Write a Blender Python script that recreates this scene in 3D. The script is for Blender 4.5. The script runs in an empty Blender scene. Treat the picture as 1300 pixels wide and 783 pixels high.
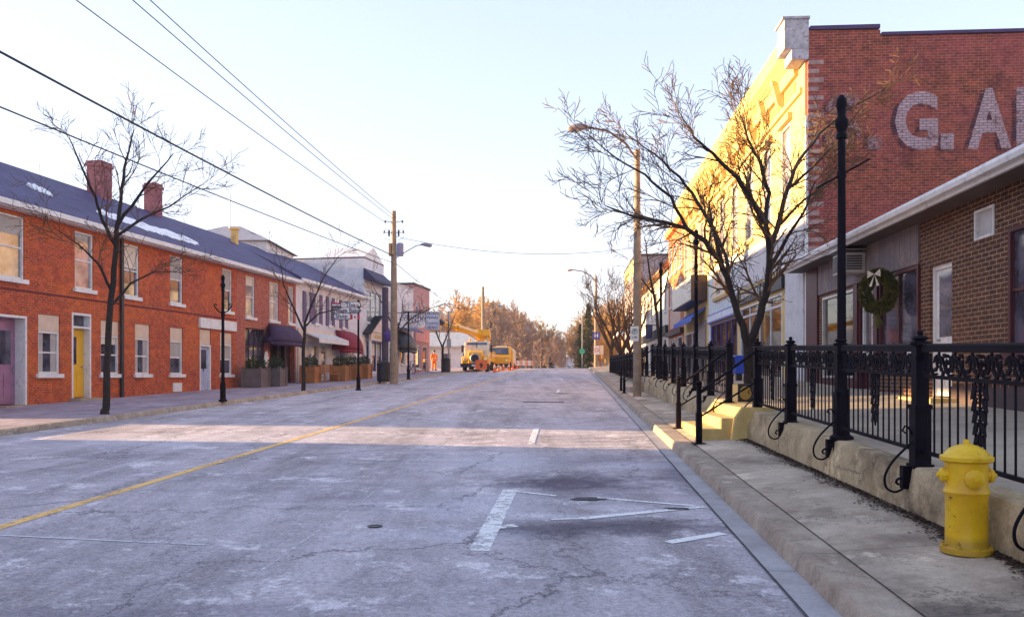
import bpy, bmesh, math, random
from mathutils import Vector, Matrix, Euler
R = math.radians
random.seed(7)
scene = bpy.context.scene
COL = scene.collection
F_ = 1040.0
# ------------------------------------------------------------------ terrain profile (eye is at z = 0)
PROF = [(-80,-3.76),(88,.776),(92,.85),(96,.80),(112,-.1),(132,-.9),(160,.2),(220,3.3),(300,7.0),(420,9.0),(900,12.0)]
def base(Y):
    if Y <= PROF[0][0]: return PROF[0][1]
    for (a,za),(b,zb) in zip(PROF, PROF[1:]):
        if Y <= b: return za+(zb-za)*(Y-a)/(b-a)
    return PROF[-1][1]
def XR(Y): return 1.62+.076*Y
def XL(Y): return -11.6+.105*Y
def XF(Y): return 3.09+.069*Y          # fence line
def XW(Y): return 3.02+.0607*Y         # foot of the terrace wall
def sideR(X,Y): return base(Y)+.13+.07*min(X-XR(Y), 2.2)
def sideL(X,Y): return base(Y)+.12-.01*(XL(Y)-X)
def fz(Y):                             # terrace level along the fence
    if Y <= 30: return -1.035+.034*Y
    if Y <= 38: return -.015+(Y-30)*.006
    return .033+.0105*(Y-38)
def terr(X,Y): return max(fz(Y), sideR(XF(Y),Y)+.004 if Y>45 else -9) + .03*max(0,X-XF(Y))
def ax(px,Y): return (px-650)/F_*Y
def az(py,Y): return (477-py)/F_*Y

# ------------------------------------------------------------------ materials
MATS = {}
def nmat(name):
    m = bpy.data.materials.new(name); m.use_nodes = True
    nt = m.node_tree; b = nt.nodes['Principled BSDF']; return m, nt, b
def N(nt, t, **kw):
    n = nt.nodes.new(t)
    for k,v in kw.items():
        if k in n.inputs.keys(): n.inputs[k].default_value = v
        else: setattr(n, k, v)
    return n
def c4(c): return (c[0],c[1],c[2],1)
def ramp(nt, fac, stops):
    r = nt.nodes.new('ShaderNodeValToRGB'); e = r.color_ramp.elements
    e[0].position, e[0].color = stops[0][0], c4(stops[0][1])
    e[1].position, e[1].color = stops[1][0], c4(stops[1][1])
    for p,c in stops[2:]:
        x = e.new(p); x.color = c4(c)
    nt.links.new(fac, r.inputs[0]); return r.outputs[0]
def mixc(nt, fac, a, b, mode='MIX'):
    n = nt.nodes.new('ShaderNodeMix'); n.data_type='RGBA'; n.blend_type=mode
    if hasattr(fac,'links') or hasattr(fac,'is_linked'): nt.links.new(fac, n.inputs[0])
    else: n.inputs[0].default_value = fac
    for i,v in ((6,a),(7,b)):
        if isinstance(v, tuple): n.inputs[i].default_value = c4(v)
        else: nt.links.new(v, n.inputs[i])
    return n.outputs[2]
def noise(nt, vec, scale, detail=5, rough=.6):
    n = N(nt,'ShaderNodeTexNoise'); n.inputs['Scale'].default_value=scale; n.inputs['Detail'].default_value=detail; n.inputs['Roughness'].default_value=rough
    if vec is not None: nt.links.new(vec, n.inputs['Vector'])
    return n.outputs['Fac']
def mapping(nt, scale=(1,1,1), rot=(0,0,0)):
    tc = N(nt,'ShaderNodeTexCoord'); mp = N(nt,'ShaderNodeMapping'); mp.inputs['Scale'].default_value=scale; mp.inputs['Rotation'].default_value=rot
    nt.links.new(tc.outputs['Object'], mp.inputs['Vector']); return mp.outputs[0]
def bump(nt, b, h, strength=.3, dist=.01):
    n = N(nt,'ShaderNodeBump'); n.inputs['Strength'].default_value=strength; n.inputs['Distance'].default_value=dist
    nt.links.new(h, n.inputs['Height']); nt.links.new(n.outputs[0], b.inputs['Normal'])
def plain(name, col, rough=.6, metal=0, var=.25, scale=3, bmp=.15, dirt=None):
    if name in MATS: return MATS[name]
    m, nt, b = nmat(name); v = mapping(nt)
    d = tuple(max(0,x*(1-var)) for x in col); l = tuple(min(1,x*(1+var*.5)) for x in col)
    n1 = noise(nt, v, scale, 6)
    c = ramp(nt, n1, [(.3,d),(.68,l)])
    if dirt:
        n2 = noise(nt, v, scale*2.7, 8, .7)
        r = ramp(nt, n2, [(.52,(0,0,0)),(.66,(1,1,1))])
        c = mixc(nt, r, c, dirt)
    nt.links.new(c, b.inputs['Base Color']); b.inputs['Roughness'].default_value=rough; b.inputs['Metallic'].default_value=metal
    if bmp: bump(nt, b, noise(nt, v, scale*12, 4), bmp)
    MATS[name]=m; return m
def brick(name, c1, c2, mortar, patch=None, w=.215, h=.075, ms=.011, patchamt=.6, stain=None):
    if name in MATS: return MATS[name]
    m, nt, b = nmat(name)
    tc = N(nt,'ShaderNodeTexCoord'); sx = N(nt,'ShaderNodeSeparateXYZ'); nt.links.new(tc.outputs['Object'], sx.inputs[0])
    ad = N(nt,'ShaderNodeMath',operation='ADD'); nt.links.new(sx.outputs[0],ad.inputs[0]); nt.links.new(sx.outputs[1],ad.inputs[1])
    cb = N(nt,'ShaderNodeCombineXYZ'); nt.links.new(ad.outputs[0],cb.inputs[0]); nt.links.new(sx.outputs[2],cb.inputs[1])
    br = N(nt,'ShaderNodeTexBrick'); nt.links.new(cb.outputs[0], br.inputs['Vector'])
    br.inputs['Scale'].default_value=1; br.inputs['Brick Width'].default_value=w; br.inputs['Row Height'].default_value=h
    br.inputs['Mortar Size'].default_value=ms; br.inputs['Mortar Smooth'].default_value=.2; br.inputs['Bias'].default_value=-.2
    br.inputs['Color1'].default_value=c4(c1); br.inputs['Color2'].default_value=c4(c2); br.inputs['Mortar'].default_value=c4(mortar)
    c = br.outputs['Color']
    n2 = noise(nt, cb.outputs[0], 5, 7, .8); c = mixc(nt, ramp(nt,n2,[(.35,(.55,.55,.55)),(.7,(1.25,1.25,1.25))]), c, c) if False else mixc(nt, .9, c, ramp(nt,n2,[(.36,(.40,.38,.40)),(.62,(1.15,1.15,1.15))]),'MULTIPLY')
    if patch:
        n1 = noise(nt, tc.outputs['Object'], .45, 6, .65)
        c = mixc(nt, ramp(nt,n1,[(.42,(0,0,0)),(.62,(patchamt,)*3)]), c, mixc(nt,.5,c,patch))
    if stain:
        n3 = noise(nt, tc.outputs['Object'], 1.3, 7, .7)
        c = mixc(nt, ramp(nt,n3,[(.52,(0,0,0)),(.70,(.7,)*3)]), c, stain)
    nt.links.new(c, b.inputs['Base Color']); b.inputs['Roughness'].default_value=.85
    bump(nt, b, br.outputs['Fac'], -.4, .008)
    MATS[name]=m; return m
def boards(name, col, width=.12, axis='x', gap=(.1,.08,.08), rough=.7, dirt=None):
    if name in MATS: return MATS[name]
    m, nt, b = nmat(name)
    tc = N(nt,'ShaderNodeTexCoord'); sx = N(nt,'ShaderNodeSeparateXYZ'); nt.links.new(tc.outputs['Object'], sx.inputs[0])
    if axis=='z': src = sx.outputs[2]
    else:
        ad = N(nt,'ShaderNodeMath',operation='ADD'); nt.links.new(sx.outputs[0],ad.inputs[0]); nt.links.new(sx.outputs[1],ad.inputs[1]); src=ad.outputs[0]
    dv = N(nt,'ShaderNodeMath',operation='DIVIDE'); nt.links.new(src,dv.inputs[0]); dv.inputs[1].default_value=width
    fr = N(nt,'ShaderNodeMath',operation='FRACT'); nt.links.new(dv.outputs[0],fr.inputs[0])
    g = ramp(nt, fr.outputs[0], [(0,(0,0,0)),(.14,(1,1,1))])
    n1 = noise(nt, tc.outputs['Object'], 2.2, 7, .7)
    c = ramp(nt, n1, [(.3,tuple(x*.72 for x in col)),(.65,col)])
    if dirt:
        n3 = noise(nt, tc.outputs['Object'], 1.1, 8, .75)
        c = mixc(nt, ramp(nt,n3,[(.5,(0,0,0)),(.72,(.75,)*3)]), c, dirt)
    c = mixc(nt, g, tuple(x*.55 for x in col), c)
    nt.links.new(c, b.inputs['Base Color']); b.inputs['Roughness'].default_value=rough
    bump(nt, b, g, .5, .01); MATS[name]=m; return m
def glassm(name, col, rough=.06, var=None):
    if name in MATS: return MATS[name]
    m, nt, b = nmat(name); v = mapping(nt)
    n1 = noise(nt, v, 1.6, 3)
    c = ramp(nt, n1, [(.35,col),(.62,var or tuple(x*2.2 for x in col))])
    nt.links.new(c, b.inputs['Base Color']); b.inputs['Roughness'].default_value=rough
    b.inputs['Specular IOR Level'].default_value=.9; b.inputs['IOR'].default_value=1.6
    bump(nt, b, noise(nt, v, .9, 2), .12, .02)
    MATS[name]=m; return m
def clearglass(name='clear shop glass'):
    if name in MATS: return MATS[name]
    m, nt, b = nmat(name)
    g = N(nt,'ShaderNodeBsdfGlossy'); g.inputs['Roughness'].default_value=.03
    t = N(nt,'ShaderNodeBsdfTransparent'); t.inputs[0].default_value=(.85,.88,.9,1)
    fr = N(nt,'ShaderNodeFresnel'); fr.inputs[0].default_value=1.75
    mx = N(nt,'ShaderNodeMixShader'); nt.links.new(fr.outputs[0],mx.inputs[0]); nt.links.new(t.outputs[0],mx.inputs[1]); nt.links.new(g.outputs[0],mx.inputs[2])
    nt.links.new(mx.outputs[0], nt.nodes['Material Output'].inputs[0]); MATS[name]=m; return m
def emis(name, col, st):
    if name in MATS: return MATS[name]
    m, nt, b = nmat(name); b.inputs['Base Color'].default_value=c4(col); b.inputs['Emission Color'].default_value=c4(col); b.inputs['Emission Strength'].default_value=st
    MATS[name]=m; return m

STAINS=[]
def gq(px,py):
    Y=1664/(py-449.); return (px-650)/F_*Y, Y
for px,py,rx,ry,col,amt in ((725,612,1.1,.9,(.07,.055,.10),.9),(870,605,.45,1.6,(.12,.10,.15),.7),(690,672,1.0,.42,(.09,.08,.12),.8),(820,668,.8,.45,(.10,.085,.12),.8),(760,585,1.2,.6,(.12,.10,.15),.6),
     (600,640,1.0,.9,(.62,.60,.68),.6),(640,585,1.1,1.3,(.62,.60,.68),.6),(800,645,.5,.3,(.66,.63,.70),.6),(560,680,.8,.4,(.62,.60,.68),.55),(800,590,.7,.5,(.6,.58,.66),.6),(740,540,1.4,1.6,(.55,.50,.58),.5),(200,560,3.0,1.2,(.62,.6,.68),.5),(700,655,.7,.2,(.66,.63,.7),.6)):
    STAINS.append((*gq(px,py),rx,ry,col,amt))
def asphalt():
    m, nt, b = nmat('worn salted asphalt'); v = mapping(nt); vs = mapping(nt,(1.0,.28,1),(0,0,R(-4.5))); vx = mapping(nt,(.30,1.3,1),(0,0,R(-6)))
    vw = mapping(nt,(2.2,.05,1),(0,0,R(-4.8)))
    fine = noise(nt, v, 38, 6, .9); mid = noise(nt, v, 5, 9, .8)
    c = ramp(nt, fine, [(.36,(.14,.12,.13)),(.62,(.48,.43,.455))])
    lng = noise(nt, vs, .9, 9, .74)
    c = mixc(nt, ramp(nt, lng, [(.40,(0,0,0)),(.64,(.75,)*3)]), c, (.66,.59,.64))
    wheel = noise(nt, vw, .8, 5, .6)
    c = mixc(nt, ramp(nt, wheel, [(.46,(0,0,0)),(.66,(.55,)*3)]), c, (.64,.58,.64))
    wp = noise(nt, vx, .55, 8, .72)
    c = mixc(nt, ramp(nt, wp, [(.5,(0,0,0)),(.66,(.8,)*3)]), c, mixc(nt, .5, c, (.11,.09,.15)))
    sp = noise(nt, v, 1.4, 12, .82)
    c = mixc(nt, ramp(nt, sp, [(.54,(0,0,0)),(.60,(.85,)*3)]), c, (.82,.76,.80))
    c = mixc(nt, ramp(nt, mid, [(.3,(.5,)*3),(.5,(0,0,0))]), c, (.15,.14,.17))
    sxy = N(nt,'ShaderNodeSeparateXYZ'); nt.links.new(v, sxy.inputs[0])
    nz = noise(nt, v, 2.4, 9, .75)
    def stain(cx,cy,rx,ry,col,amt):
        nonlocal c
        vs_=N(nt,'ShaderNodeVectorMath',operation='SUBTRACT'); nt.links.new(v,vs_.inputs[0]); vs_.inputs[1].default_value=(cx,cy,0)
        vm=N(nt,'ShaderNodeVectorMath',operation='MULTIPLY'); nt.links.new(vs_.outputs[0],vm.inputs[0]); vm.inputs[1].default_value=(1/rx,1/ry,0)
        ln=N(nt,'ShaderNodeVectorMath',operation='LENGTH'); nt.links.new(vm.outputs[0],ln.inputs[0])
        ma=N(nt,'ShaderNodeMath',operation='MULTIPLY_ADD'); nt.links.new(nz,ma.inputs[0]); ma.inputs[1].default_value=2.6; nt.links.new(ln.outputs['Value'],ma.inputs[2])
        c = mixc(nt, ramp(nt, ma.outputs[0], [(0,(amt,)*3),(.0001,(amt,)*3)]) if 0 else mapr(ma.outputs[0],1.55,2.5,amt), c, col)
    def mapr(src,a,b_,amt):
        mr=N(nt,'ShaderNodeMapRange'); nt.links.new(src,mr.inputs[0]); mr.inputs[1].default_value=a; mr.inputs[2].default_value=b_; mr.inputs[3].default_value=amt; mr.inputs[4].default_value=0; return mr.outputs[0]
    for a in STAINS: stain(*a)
    # hairline cracks
    vor = N(nt,'ShaderNodeTexVoronoi'); vor.feature='DISTANCE_TO_EDGE'; vor.inputs['Scale'].default_value=.33
    dn = noise(nt, v, 2.5, 6, .7); am = N(nt,'ShaderNodeVectorMath',operation='ADD'); nt.links.new(v, am.inputs[0])
    sc = N(nt,'ShaderNodeVectorMath',operation='SCALE'); cx = N(nt,'ShaderNodeCombineXYZ'); nt.links.new(dn,cx.inputs[0]); nt.links.new(dn,cx.inputs[1]); nt.links.new(cx.outputs[0],sc.inputs[0]); sc.inputs['Scale'].default_value=1.3
    nt.links.new(sc.outputs[0], am.inputs[1]); nt.links.new(am.outputs[0], vor.inputs['Vector'])
    c = mixc(nt, ramp(nt, vor.outputs['Distance'], [(0,(.8,)*3),(.009,(0,0,0))]), c, (.06,.05,.06))
    c = mixc(nt, .6, c, ramp(nt, noise(nt, v, 26, 5, .85), [(.34,(.35,.34,.38)),(.6,(1.25,1.25,1.25))]), 'MULTIPLY')
    nt.links.new(c, b.inputs['Base Color']); b.inputs['Roughness'].default_value=.8
    bump(nt, b, fine, .8, .012); return m
def concrete(name, col, col2, dark=None, scale=1.5, joints=None, stain=.6, cracks=None):
    if name in MATS: return MATS[name]
    m, nt, b = nmat(name); v = mapping(nt)
    n1 = noise(nt, v, scale, 10, .72); n2 = noise(nt, v, 60, 3, .7); n3 = noise(nt, v, scale*.45, 7, .7)
    c = ramp(nt, n1, [(.32,col),(.68,col2)])
    c = mixc(nt, .55, c, ramp(nt, n2, [(.3,(.45,)*3),(.7,(1,1,1))]), 'MULTIPLY')
    if dark: c = mixc(nt, ramp(nt, n3, [(.5,(0,0,0)),(.66,(stain,)*3)]), c, dark)
    if cracks:
        vor = N(nt,'ShaderNodeTexVoronoi'); vor.feature='DISTANCE_TO_EDGE'; vor.inputs['Scale'].default_value=cracks
        am = N(nt,'ShaderNodeVectorMath',operation='ADD'); nt.links.new(v, am.inputs[0]); sc_=N(nt,'ShaderNodeVectorMath',operation='SCALE'); cx=N(nt,'ShaderNodeCombineXYZ'); nt.links.new(n1,cx.inputs[0]); nt.links.new(n3,cx.inputs[1]); nt.links.new(cx.outputs[0],sc_.inputs[0]); sc_.inputs['Scale'].default_value=1.2/cracks
        nt.links.new(sc_.outputs[0],am.inputs[1]); nt.links.new(am.outputs[0],vor.inputs['Vector'])
        c = mixc(nt, ramp(nt, vor.outputs['Distance'], [(0,(.8,)*3),(.009,(0,0,0))]), c, (.06,.05,.045))
        n4 = noise(nt, v, 14, 6, .8); c = mixc(nt, ramp(nt, n4, [(.30,(.75,)*3),(.44,(0,0,0))]), c, tuple(x*.45 for x in col))
        n5 = noise(nt, v, .9, 9, .8); c = mixc(nt, ramp(nt, n5, [(.55,(0,0,0)),(.63,(.6,)*3)]), c, tuple(min(1,x*1.35) for x in col2))
    if joints:
        tc = N(nt,'ShaderNodeTexCoord'); sx = N(nt,'ShaderNodeSeparateXYZ'); nt.links.new(tc.outputs['Object'], sx.inputs[0])
        dv = N(nt,'ShaderNodeMath',operation='DIVIDE'); nt.links.new(sx.outputs[1],dv.inputs[0]); dv.inputs[1].default_value=joints
        fr = N(nt,'ShaderNodeMath',operation='FRACT'); nt.links.new(dv.outputs[0],fr.inputs[0])
        c = mixc(nt, ramp(nt, fr.outputs[0], [(0,(.9,)*3),(.012/joints*1.5,(0,0,0))]), c, (.07,.06,.06))
    nt.links.new(c, b.inputs['Base Color']); b.inputs['Roughness'].default_value=.9
    bump(nt, b, n2, .4, .006); MATS[name]=m; return m
def wornpaint(name, col, under, cover=.5, scale=7, courses=False):
    m, nt, b = nmat(name); v = mapping(nt)
    n1 = noise(nt, v, scale, 10, .8); n2 = noise(nt, v, .8, 4)
    mk = N(nt,'ShaderNodeMath',operation='ADD'); nt.links.new(n1,mk.inputs[0]); 
    ms = N(nt,'ShaderNodeMath',operation='MULTIPLY'); nt.links.new(n2,ms.inputs[0]); ms.inputs[1].default_value=.3; nt.links.new(ms.outputs[0],mk.inputs[1])
    f = ramp(nt, mk.outputs[0], [(cover,(0,0,0)),(cover+.12,(1,1,1))])
    if courses:      # the brick joints show through the paint
        tc = N(nt,'ShaderNodeTexCoord'); sx = N(nt,'ShaderNodeSeparateXYZ'); nt.links.new(tc.outputs['Object'], sx.inputs[0]); cb = N(nt,'ShaderNodeCombineXYZ'); nt.links.new(sx.outputs[1],cb.inputs[0]); nt.links.new(sx.outputs[2],cb.inputs[1])
        br = N(nt,'ShaderNodeTexBrick'); nt.links.new(cb.outputs[0],br.inputs['Vector']); br.inputs['Scale'].default_value=1; br.inputs['Brick Width'].default_value=.215; br.inputs['Row Height'].default_value=.075; br.inputs['Mortar Size'].default_value=.014
        br.inputs['Color1'].default_value=(1,1,1,1); br.inputs['Color2'].default_value=(.7,.7,.7,1); br.inputs['Mortar'].default_value=(.3,.3,.3,1); f = mixc(nt, 1.0, f, br.outputs['Color'], 'MULTIPLY')
    t = N(nt,'ShaderNodeBsdfTransparent'); mx = N(nt,'ShaderNodeMixShader')
    b.inputs['Base Color'].default_value=c4(col); b.inputs['Roughness'].default_value=.8
    nt.links.new(f,mx.inputs[0]); nt.links.new(t.outputs[0],mx.inputs[1]); nt.links.new(b.outputs[0],mx.inputs[2])
    nt.links.new(mx.outputs[0], nt.nodes['Material Output'].inputs[0]); return m

# ------------------------------------------------------------------ mesh builder
ZO = {}
class MB:
    def __init__(s): s.v=[]; s.f=[]
    def add(s, vs, fs):
        o=len(s.v); s.v += [tuple(v) for v in vs]; s.f += [tuple(i+o for i in f) for f in fs]
    def box(s,x0,x1,y0,y1,z0,z1):
        x0,x1=sorted((x0,x1)); y0,y1=sorted((y0,y1)); z0,z1=sorted((z0,z1))
        s.add([(x0,y0,z0),(x1,y0,z0),(x1,y1,z0),(x0,y1,z0),(x0,y0,z1),(x1,y0,z1),(x1,y1,z1),(x0,y1,z1)],
              [(0,3,2,1),(4,5,6,7),(0,1,5,4),(1,2,6,5),(2,3,7,6),(3,0,4,7)]); return s
    def quad(s,a,b,c,d): s.add([a,b,c,d],[(0,1,2,3)]); return s
    def tube(s, pts, rs, n=6, caps=True):
        pts=[Vector(p) for p in pts]
        if not hasattr(rs,'__len__'): rs=[rs]*len(pts)
        o=len(s.v); up=None
        for i,p in enumerate(pts):
            d = (pts[min(i+1,len(pts)-1)]-pts[max(i-1,0)])
            if d.length<1e-9: d=Vector((0,0,1))
            d.normalize()
            if up is None: up = Vector((0,0,1)) if abs(d.z)<.9 else Vector((1,0,0))
            a = d.cross(up)
            if a.length<1e-5: a=d.cross(Vector((0,1,0)))
            a.normalize(); b_=a.cross(d); up=b_
            for k in range(n):
                t=2*math.pi*k/n; s.v.append(tuple(p+a*math.cos(t)*rs[i]+b_*math.sin(t)*rs[i]))
        for i in range(len(pts)-1):
            for k in range(n):
                k2=(k+1)%n; s.f.append((o+i*n+k,o+i*n+k2,o+(i+1)*n+k2,o+(i+1)*n+k))
        if caps:
            s.f.append(tuple(o+k for k in range(n))[::-1]); s.f.append(tuple(o+(len(pts)-1)*n+k for k in range(n)))
        return s
    def lathe(s, prof, n=20, c=(0,0,0), axis='z'):
        o=len(s.v)
        for r,z in prof:
            for k in range(n):
                t=2*math.pi*k/n; x,y=r*math.cos(t),r*math.sin(t)
                if axis=='z': p=(c[0]+x,c[1]+y,c[2]+z)
                elif axis=='x': p=(c[0]+z,c[1]+x,c[2]+y)
                else: p=(c[0]+x,c[1]+z,c[2]+y)
                s.v.append(p)
        m=len(prof)
        for i in range(m-1):
            for k in range(n):
                k2=(k+1)%n; s.f.append((o+i*n+k,o+i*n+k2,o+(i+1)*n+k2,o+(i+1)*n+k))
        s.f.append(tuple(o+k for k in range(n))[::-1]); s.f.append(tuple(o+(m-1)*n+k for k in range(n)))
        return s
    def prism(s, poly, t0, t1, axis='y'):
        # poly: list of 2D points; axis: extrusion axis
        def P(a,b,t): return {'y':(a,t,b),'x':(t,a,b),'z':(a,b,t)}[axis]
        n=len(poly); o=len(s.v)
        for t in (t0,t1):
            for a,b in poly: s.v.append(P(a,b,t))
        s.f.append(tuple(o+i for i in range(n))); s.f.append(tuple(o+n+i for i in range(n))[::-1])
        for i in range(n):
            j=(i+1)%n; s.f.append((o+i,o+j,o+n+j,o+n+i))
        return s
    def xf(s, M, start=0):
        for i in range(start,len(s.v)): s.v[i]=tuple(M@Vector(s.v[i]))
        return s
    def build(s, name, mat, parent=None, smooth=False, bevel=0, local=False):
        me=bpy.data.meshes.new(name)
        zo=0
        if parent is not None and not local:
            r=parent
            while r.parent: r=r.parent
            zo=ZO.get(r.name,0)
        me.from_pydata([(a,b,c-zo) for a,b,c in s.v],[],s.f)
        bm=bmesh.new(); bm.from_mesh(me); bmesh.ops.recalc_face_normals(bm,faces=bm.faces); bm.to_mesh(me); bm.free()
        me.materials.append(mat)
        if smooth:
            for p in me.polygons: p.use_smooth=True
            try: me.set_sharp_from_angle(angle=R(40))
            except Exception: pass
        o=bpy.data.objects.new(name,me); COL.objects.link(o)
        if parent is not None: o.parent=parent
        if bevel:
            b=o.modifiers.new('bevel','BEVEL'); b.width=bevel; b.segments=2; b.limit_method='ANGLE'
        return o
def tag(o,label,cat,group=None,kind=None):
    o['label']=label; o['category']=cat
    if group: o['group']=group
    if kind: o['kind']=kind
    return o
def root(name,label,cat,loc,rz=0,group=None,zo=None):
    o=bpy.data.objects.new(name,None); o.empty_display_size=.3; COL.objects.link(o); o.location=loc; o.rotation_euler=(0,0,rz)
    tag(o,label,cat,group)
    if zo is not None: ZO[o.name]=zo
    return o
def struct(o): o['kind']='structure'; return o
def copy_tree(o,parent=None):
    c=o.copy(); COL.objects.link(c)
    if parent is not None: c.parent=parent
    for ch in [x for x in o.children]: copy_tree(ch,c)
    return c
def textmesh(s, size, name, mat, parent, M, offset=0, extrude=.003, align='CENTER', xs=1.0):
    cu=bpy.data.curves.new('txt','FONT'); cu.body=s; cu.size=size; cu.extrude=extrude; cu.offset=offset; cu.align_x=align; cu.align_y='CENTER'; cu.resolution_u=3
    t=bpy.data.objects.new('txt',cu); COL.objects.link(t)
    dg=bpy.context.evaluated_depsgraph_get(); me=bpy.data.meshes.new_from_object(t.evaluated_get(dg)); bpy.data.objects.remove(t)
    me.transform(M@Matrix.Diagonal((xs,1,1,1)))
    me.materials.clear(); me.materials.append(mat); me.name=name
    o=bpy.data.objects.new(name,me); COL.objects.link(o)
    if parent is not None: o.parent=parent
    return o

# ------------------------------------------------------------------ shared materials
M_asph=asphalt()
M_conc=concrete('pale pavement concrete',(.38,.29,.215),(.70,.58,.46),(.12,.085,.07),1.3,joints=1.5,stain=.8,cracks=.45)
M_kerb=concrete('kerb concrete',(.30,.225,.17),(.58,.475,.38),(.10,.075,.06),2.0,joints=3.0,stain=.8,cracks=.6)
M_gut=concrete('gutter concrete',(.36,.34,.36),(.52,.50,.52),(.25,.22,.23),2.0,joints=3.0)
M_wallc=concrete('terrace wall concrete',(.32,.23,.12),(.66,.52,.32),(.09,.055,.035),2.2,stain=.85,cracks=.8)
M_step_sun=concrete('sun-tinted step concrete',(.52,.37,.13),(.80,.62,.27),(.26,.16,.07),2.5,stain=.4)  # yellow of the sunlight on the steps is put into this colour
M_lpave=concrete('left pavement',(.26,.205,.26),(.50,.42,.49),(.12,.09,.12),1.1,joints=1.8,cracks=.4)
M_terr=concrete('terrace paving',(.36,.29,.22),(.56,.46,.35),(.2,.15,.12),1.0,joints=2.1)
M_ground=plain('dry winter ground',(.20,.15,.09),.95,var=.5,scale=.3)
M_iron=plain('black painted iron',(.007,.0045,.010),.62,0,.4,6,.2); M_iron.node_tree.nodes['Principled BSDF'].inputs['Specular IOR Level'].default_value=.10
M_white=plain('white paint',(.74,.72,.72),.5,var=.12,scale=2.5,dirt=(.52,.48,.5))
M_cream=plain('cream paint',(.70,.60,.50),.6,var=.12,scale=2)
M_blind=plain('linen blind',(.42,.38,.36),.8,var=.15)
M_glass=glassm('dark window glass',(.02,.018,.03),.05,(.10,.09,.13))
M_curt=glassm('curtained window glass',(.16,.14,.15),.08,(.42,.38,.36))
M_bark=plain('dark bark',(.026,.017,.016),.9,var=.7,scale=14,bmp=1.0)
M_twig=plain('twig bark',(.12,.062,.03),.9,var=.4,scale=5,bmp=0)
M_mid=plain('brown bark',(.11,.06,.03),.9,var=.4,bmp=0)
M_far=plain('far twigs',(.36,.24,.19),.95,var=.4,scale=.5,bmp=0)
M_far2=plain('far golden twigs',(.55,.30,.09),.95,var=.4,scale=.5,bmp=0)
M_need=plain('conifer needles',(.045,.05,.02),.95,var=.4,scale=2,bmp=0)
M_roof=plain('blue slate roof',(.085,.06,.20),.6,var=.4,scale=1.4,bmp=.4)
def slates(name,c1,c2,mort):
    m,nt,b=nmat(name); tc=N(nt,'ShaderNodeTexCoord'); br=N(nt,'ShaderNodeTexBrick'); nt.links.new(tc.outputs['Object'],br.inputs['Vector']); br.inputs['Scale'].default_value=1; br.inputs['Brick Width'].default_value=.33; br.inputs['Row Height'].default_value=.19; br.inputs['Mortar Size'].default_value=.012
    br.inputs['Color1'].default_value=c4(c1); br.inputs['Color2'].default_value=c4(c2); br.inputs['Mortar'].default_value=c4(mort)
    n1=noise(nt,tc.outputs['Object'],1.1,8,.75); c=mixc(nt,.8,br.outputs['Color'],ramp(nt,n1,[(.35,(.45,.45,.5)),(.65,(1.3,1.25,1.3))]),'MULTIPLY')
    n2=noise(nt,tc.outputs['Object'],6,8,.8); c=mixc(nt,ramp(nt,n2,[(.62,(0,0,0)),(.72,(.5,)*3)]),c,(.5,.5,.6))
    nt.links.new(c,b.inputs['Base Color']); b.inputs['Roughness'].default_value=.65; bump(nt,b,br.outputs['Fac'],-.6,.015); return m
M_roof=slates('blue slate courses',(.055,.035,.12),(.085,.06,.17),(.02,.013,.045))
M_dark=plain('dark paint',(.02,.018,.025),.5,var=.3)
M_black=plain('black rubber',(.012,.012,.013),.7)
M_galv=plain('galvanised steel',(.38,.38,.40),.4,.6,.2,5)
M_wpole=plain('weathered pole wood',(.30,.22,.16),.85,var=.35,scale=3,bmp=.4,dirt=(.17,.12,.10))

# ------------------------------------------------------------------ the ground, road and pavements
def strip(name, xa, xb, zf, Y0, Y1, mat, nx=2, step=1.0, skirt=0):
    mb=MB(); ys=[]; y=Y0
    while y<Y1-1e-6: ys.append(y); y+=step if y<100 else 5
    ys.append(Y1); o=0
    for Y in ys:
        a,b=xa(Y),xb(Y)
        for i in range(nx+1):
            X=a+(b-a)*i/nx; mb.v.append((X,Y,zf(X,Y)))
    for j in range(len(ys)-1):
        for i in range(nx):
            k=j*(nx+1)+i; mb.f.append((k,k+1,k+nx+2,k+nx+1))
    return struct(mb.build(name,mat))
def ground_sheet():
    mb=MB(); xs=[-700,-400,-250,-160,-110,-80,-60,-45,-35,-25,-18,-12,-6,0,6,12,18,25,35,45,60,80,110,160,250,400,700]
    ys=list(range(-100,100,5))+list(range(100,320,8))+[340,380,430,500,600,900]
    for Y in ys:
        for X in xs:
            z=base(Y)-(.35 if Y<96 else .06)
            a=abs(X-.08*Y)
            if Y>150: z+=min(60,max(0,a-25))*.035*min(1,(Y-150)/150)
            mb.v.append((X,Y,z))
    n=len(xs)
    for j in range(len(ys)-1):
        for i in range(n-1):
            k=j*n+i; mb.f.append((k,k+1,k+n+1,k+n))
    return struct(mb.build('ground',M_ground))
ground_sheet()
strip('road', XL, lambda Y: XR(Y)-.18, lambda X,Y: base(Y)+.02*(1-abs((X-(XL(Y)+XR(Y))/2))/6), -40, 420, M_asph, nx=8)
strip('gutter', lambda Y: XR(Y)-.20, lambda Y: XR(Y)+.01, lambda X,Y: base(Y)+.012-.02*(X-XR(Y)+.2), -40, 96, M_gut, nx=1)
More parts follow.
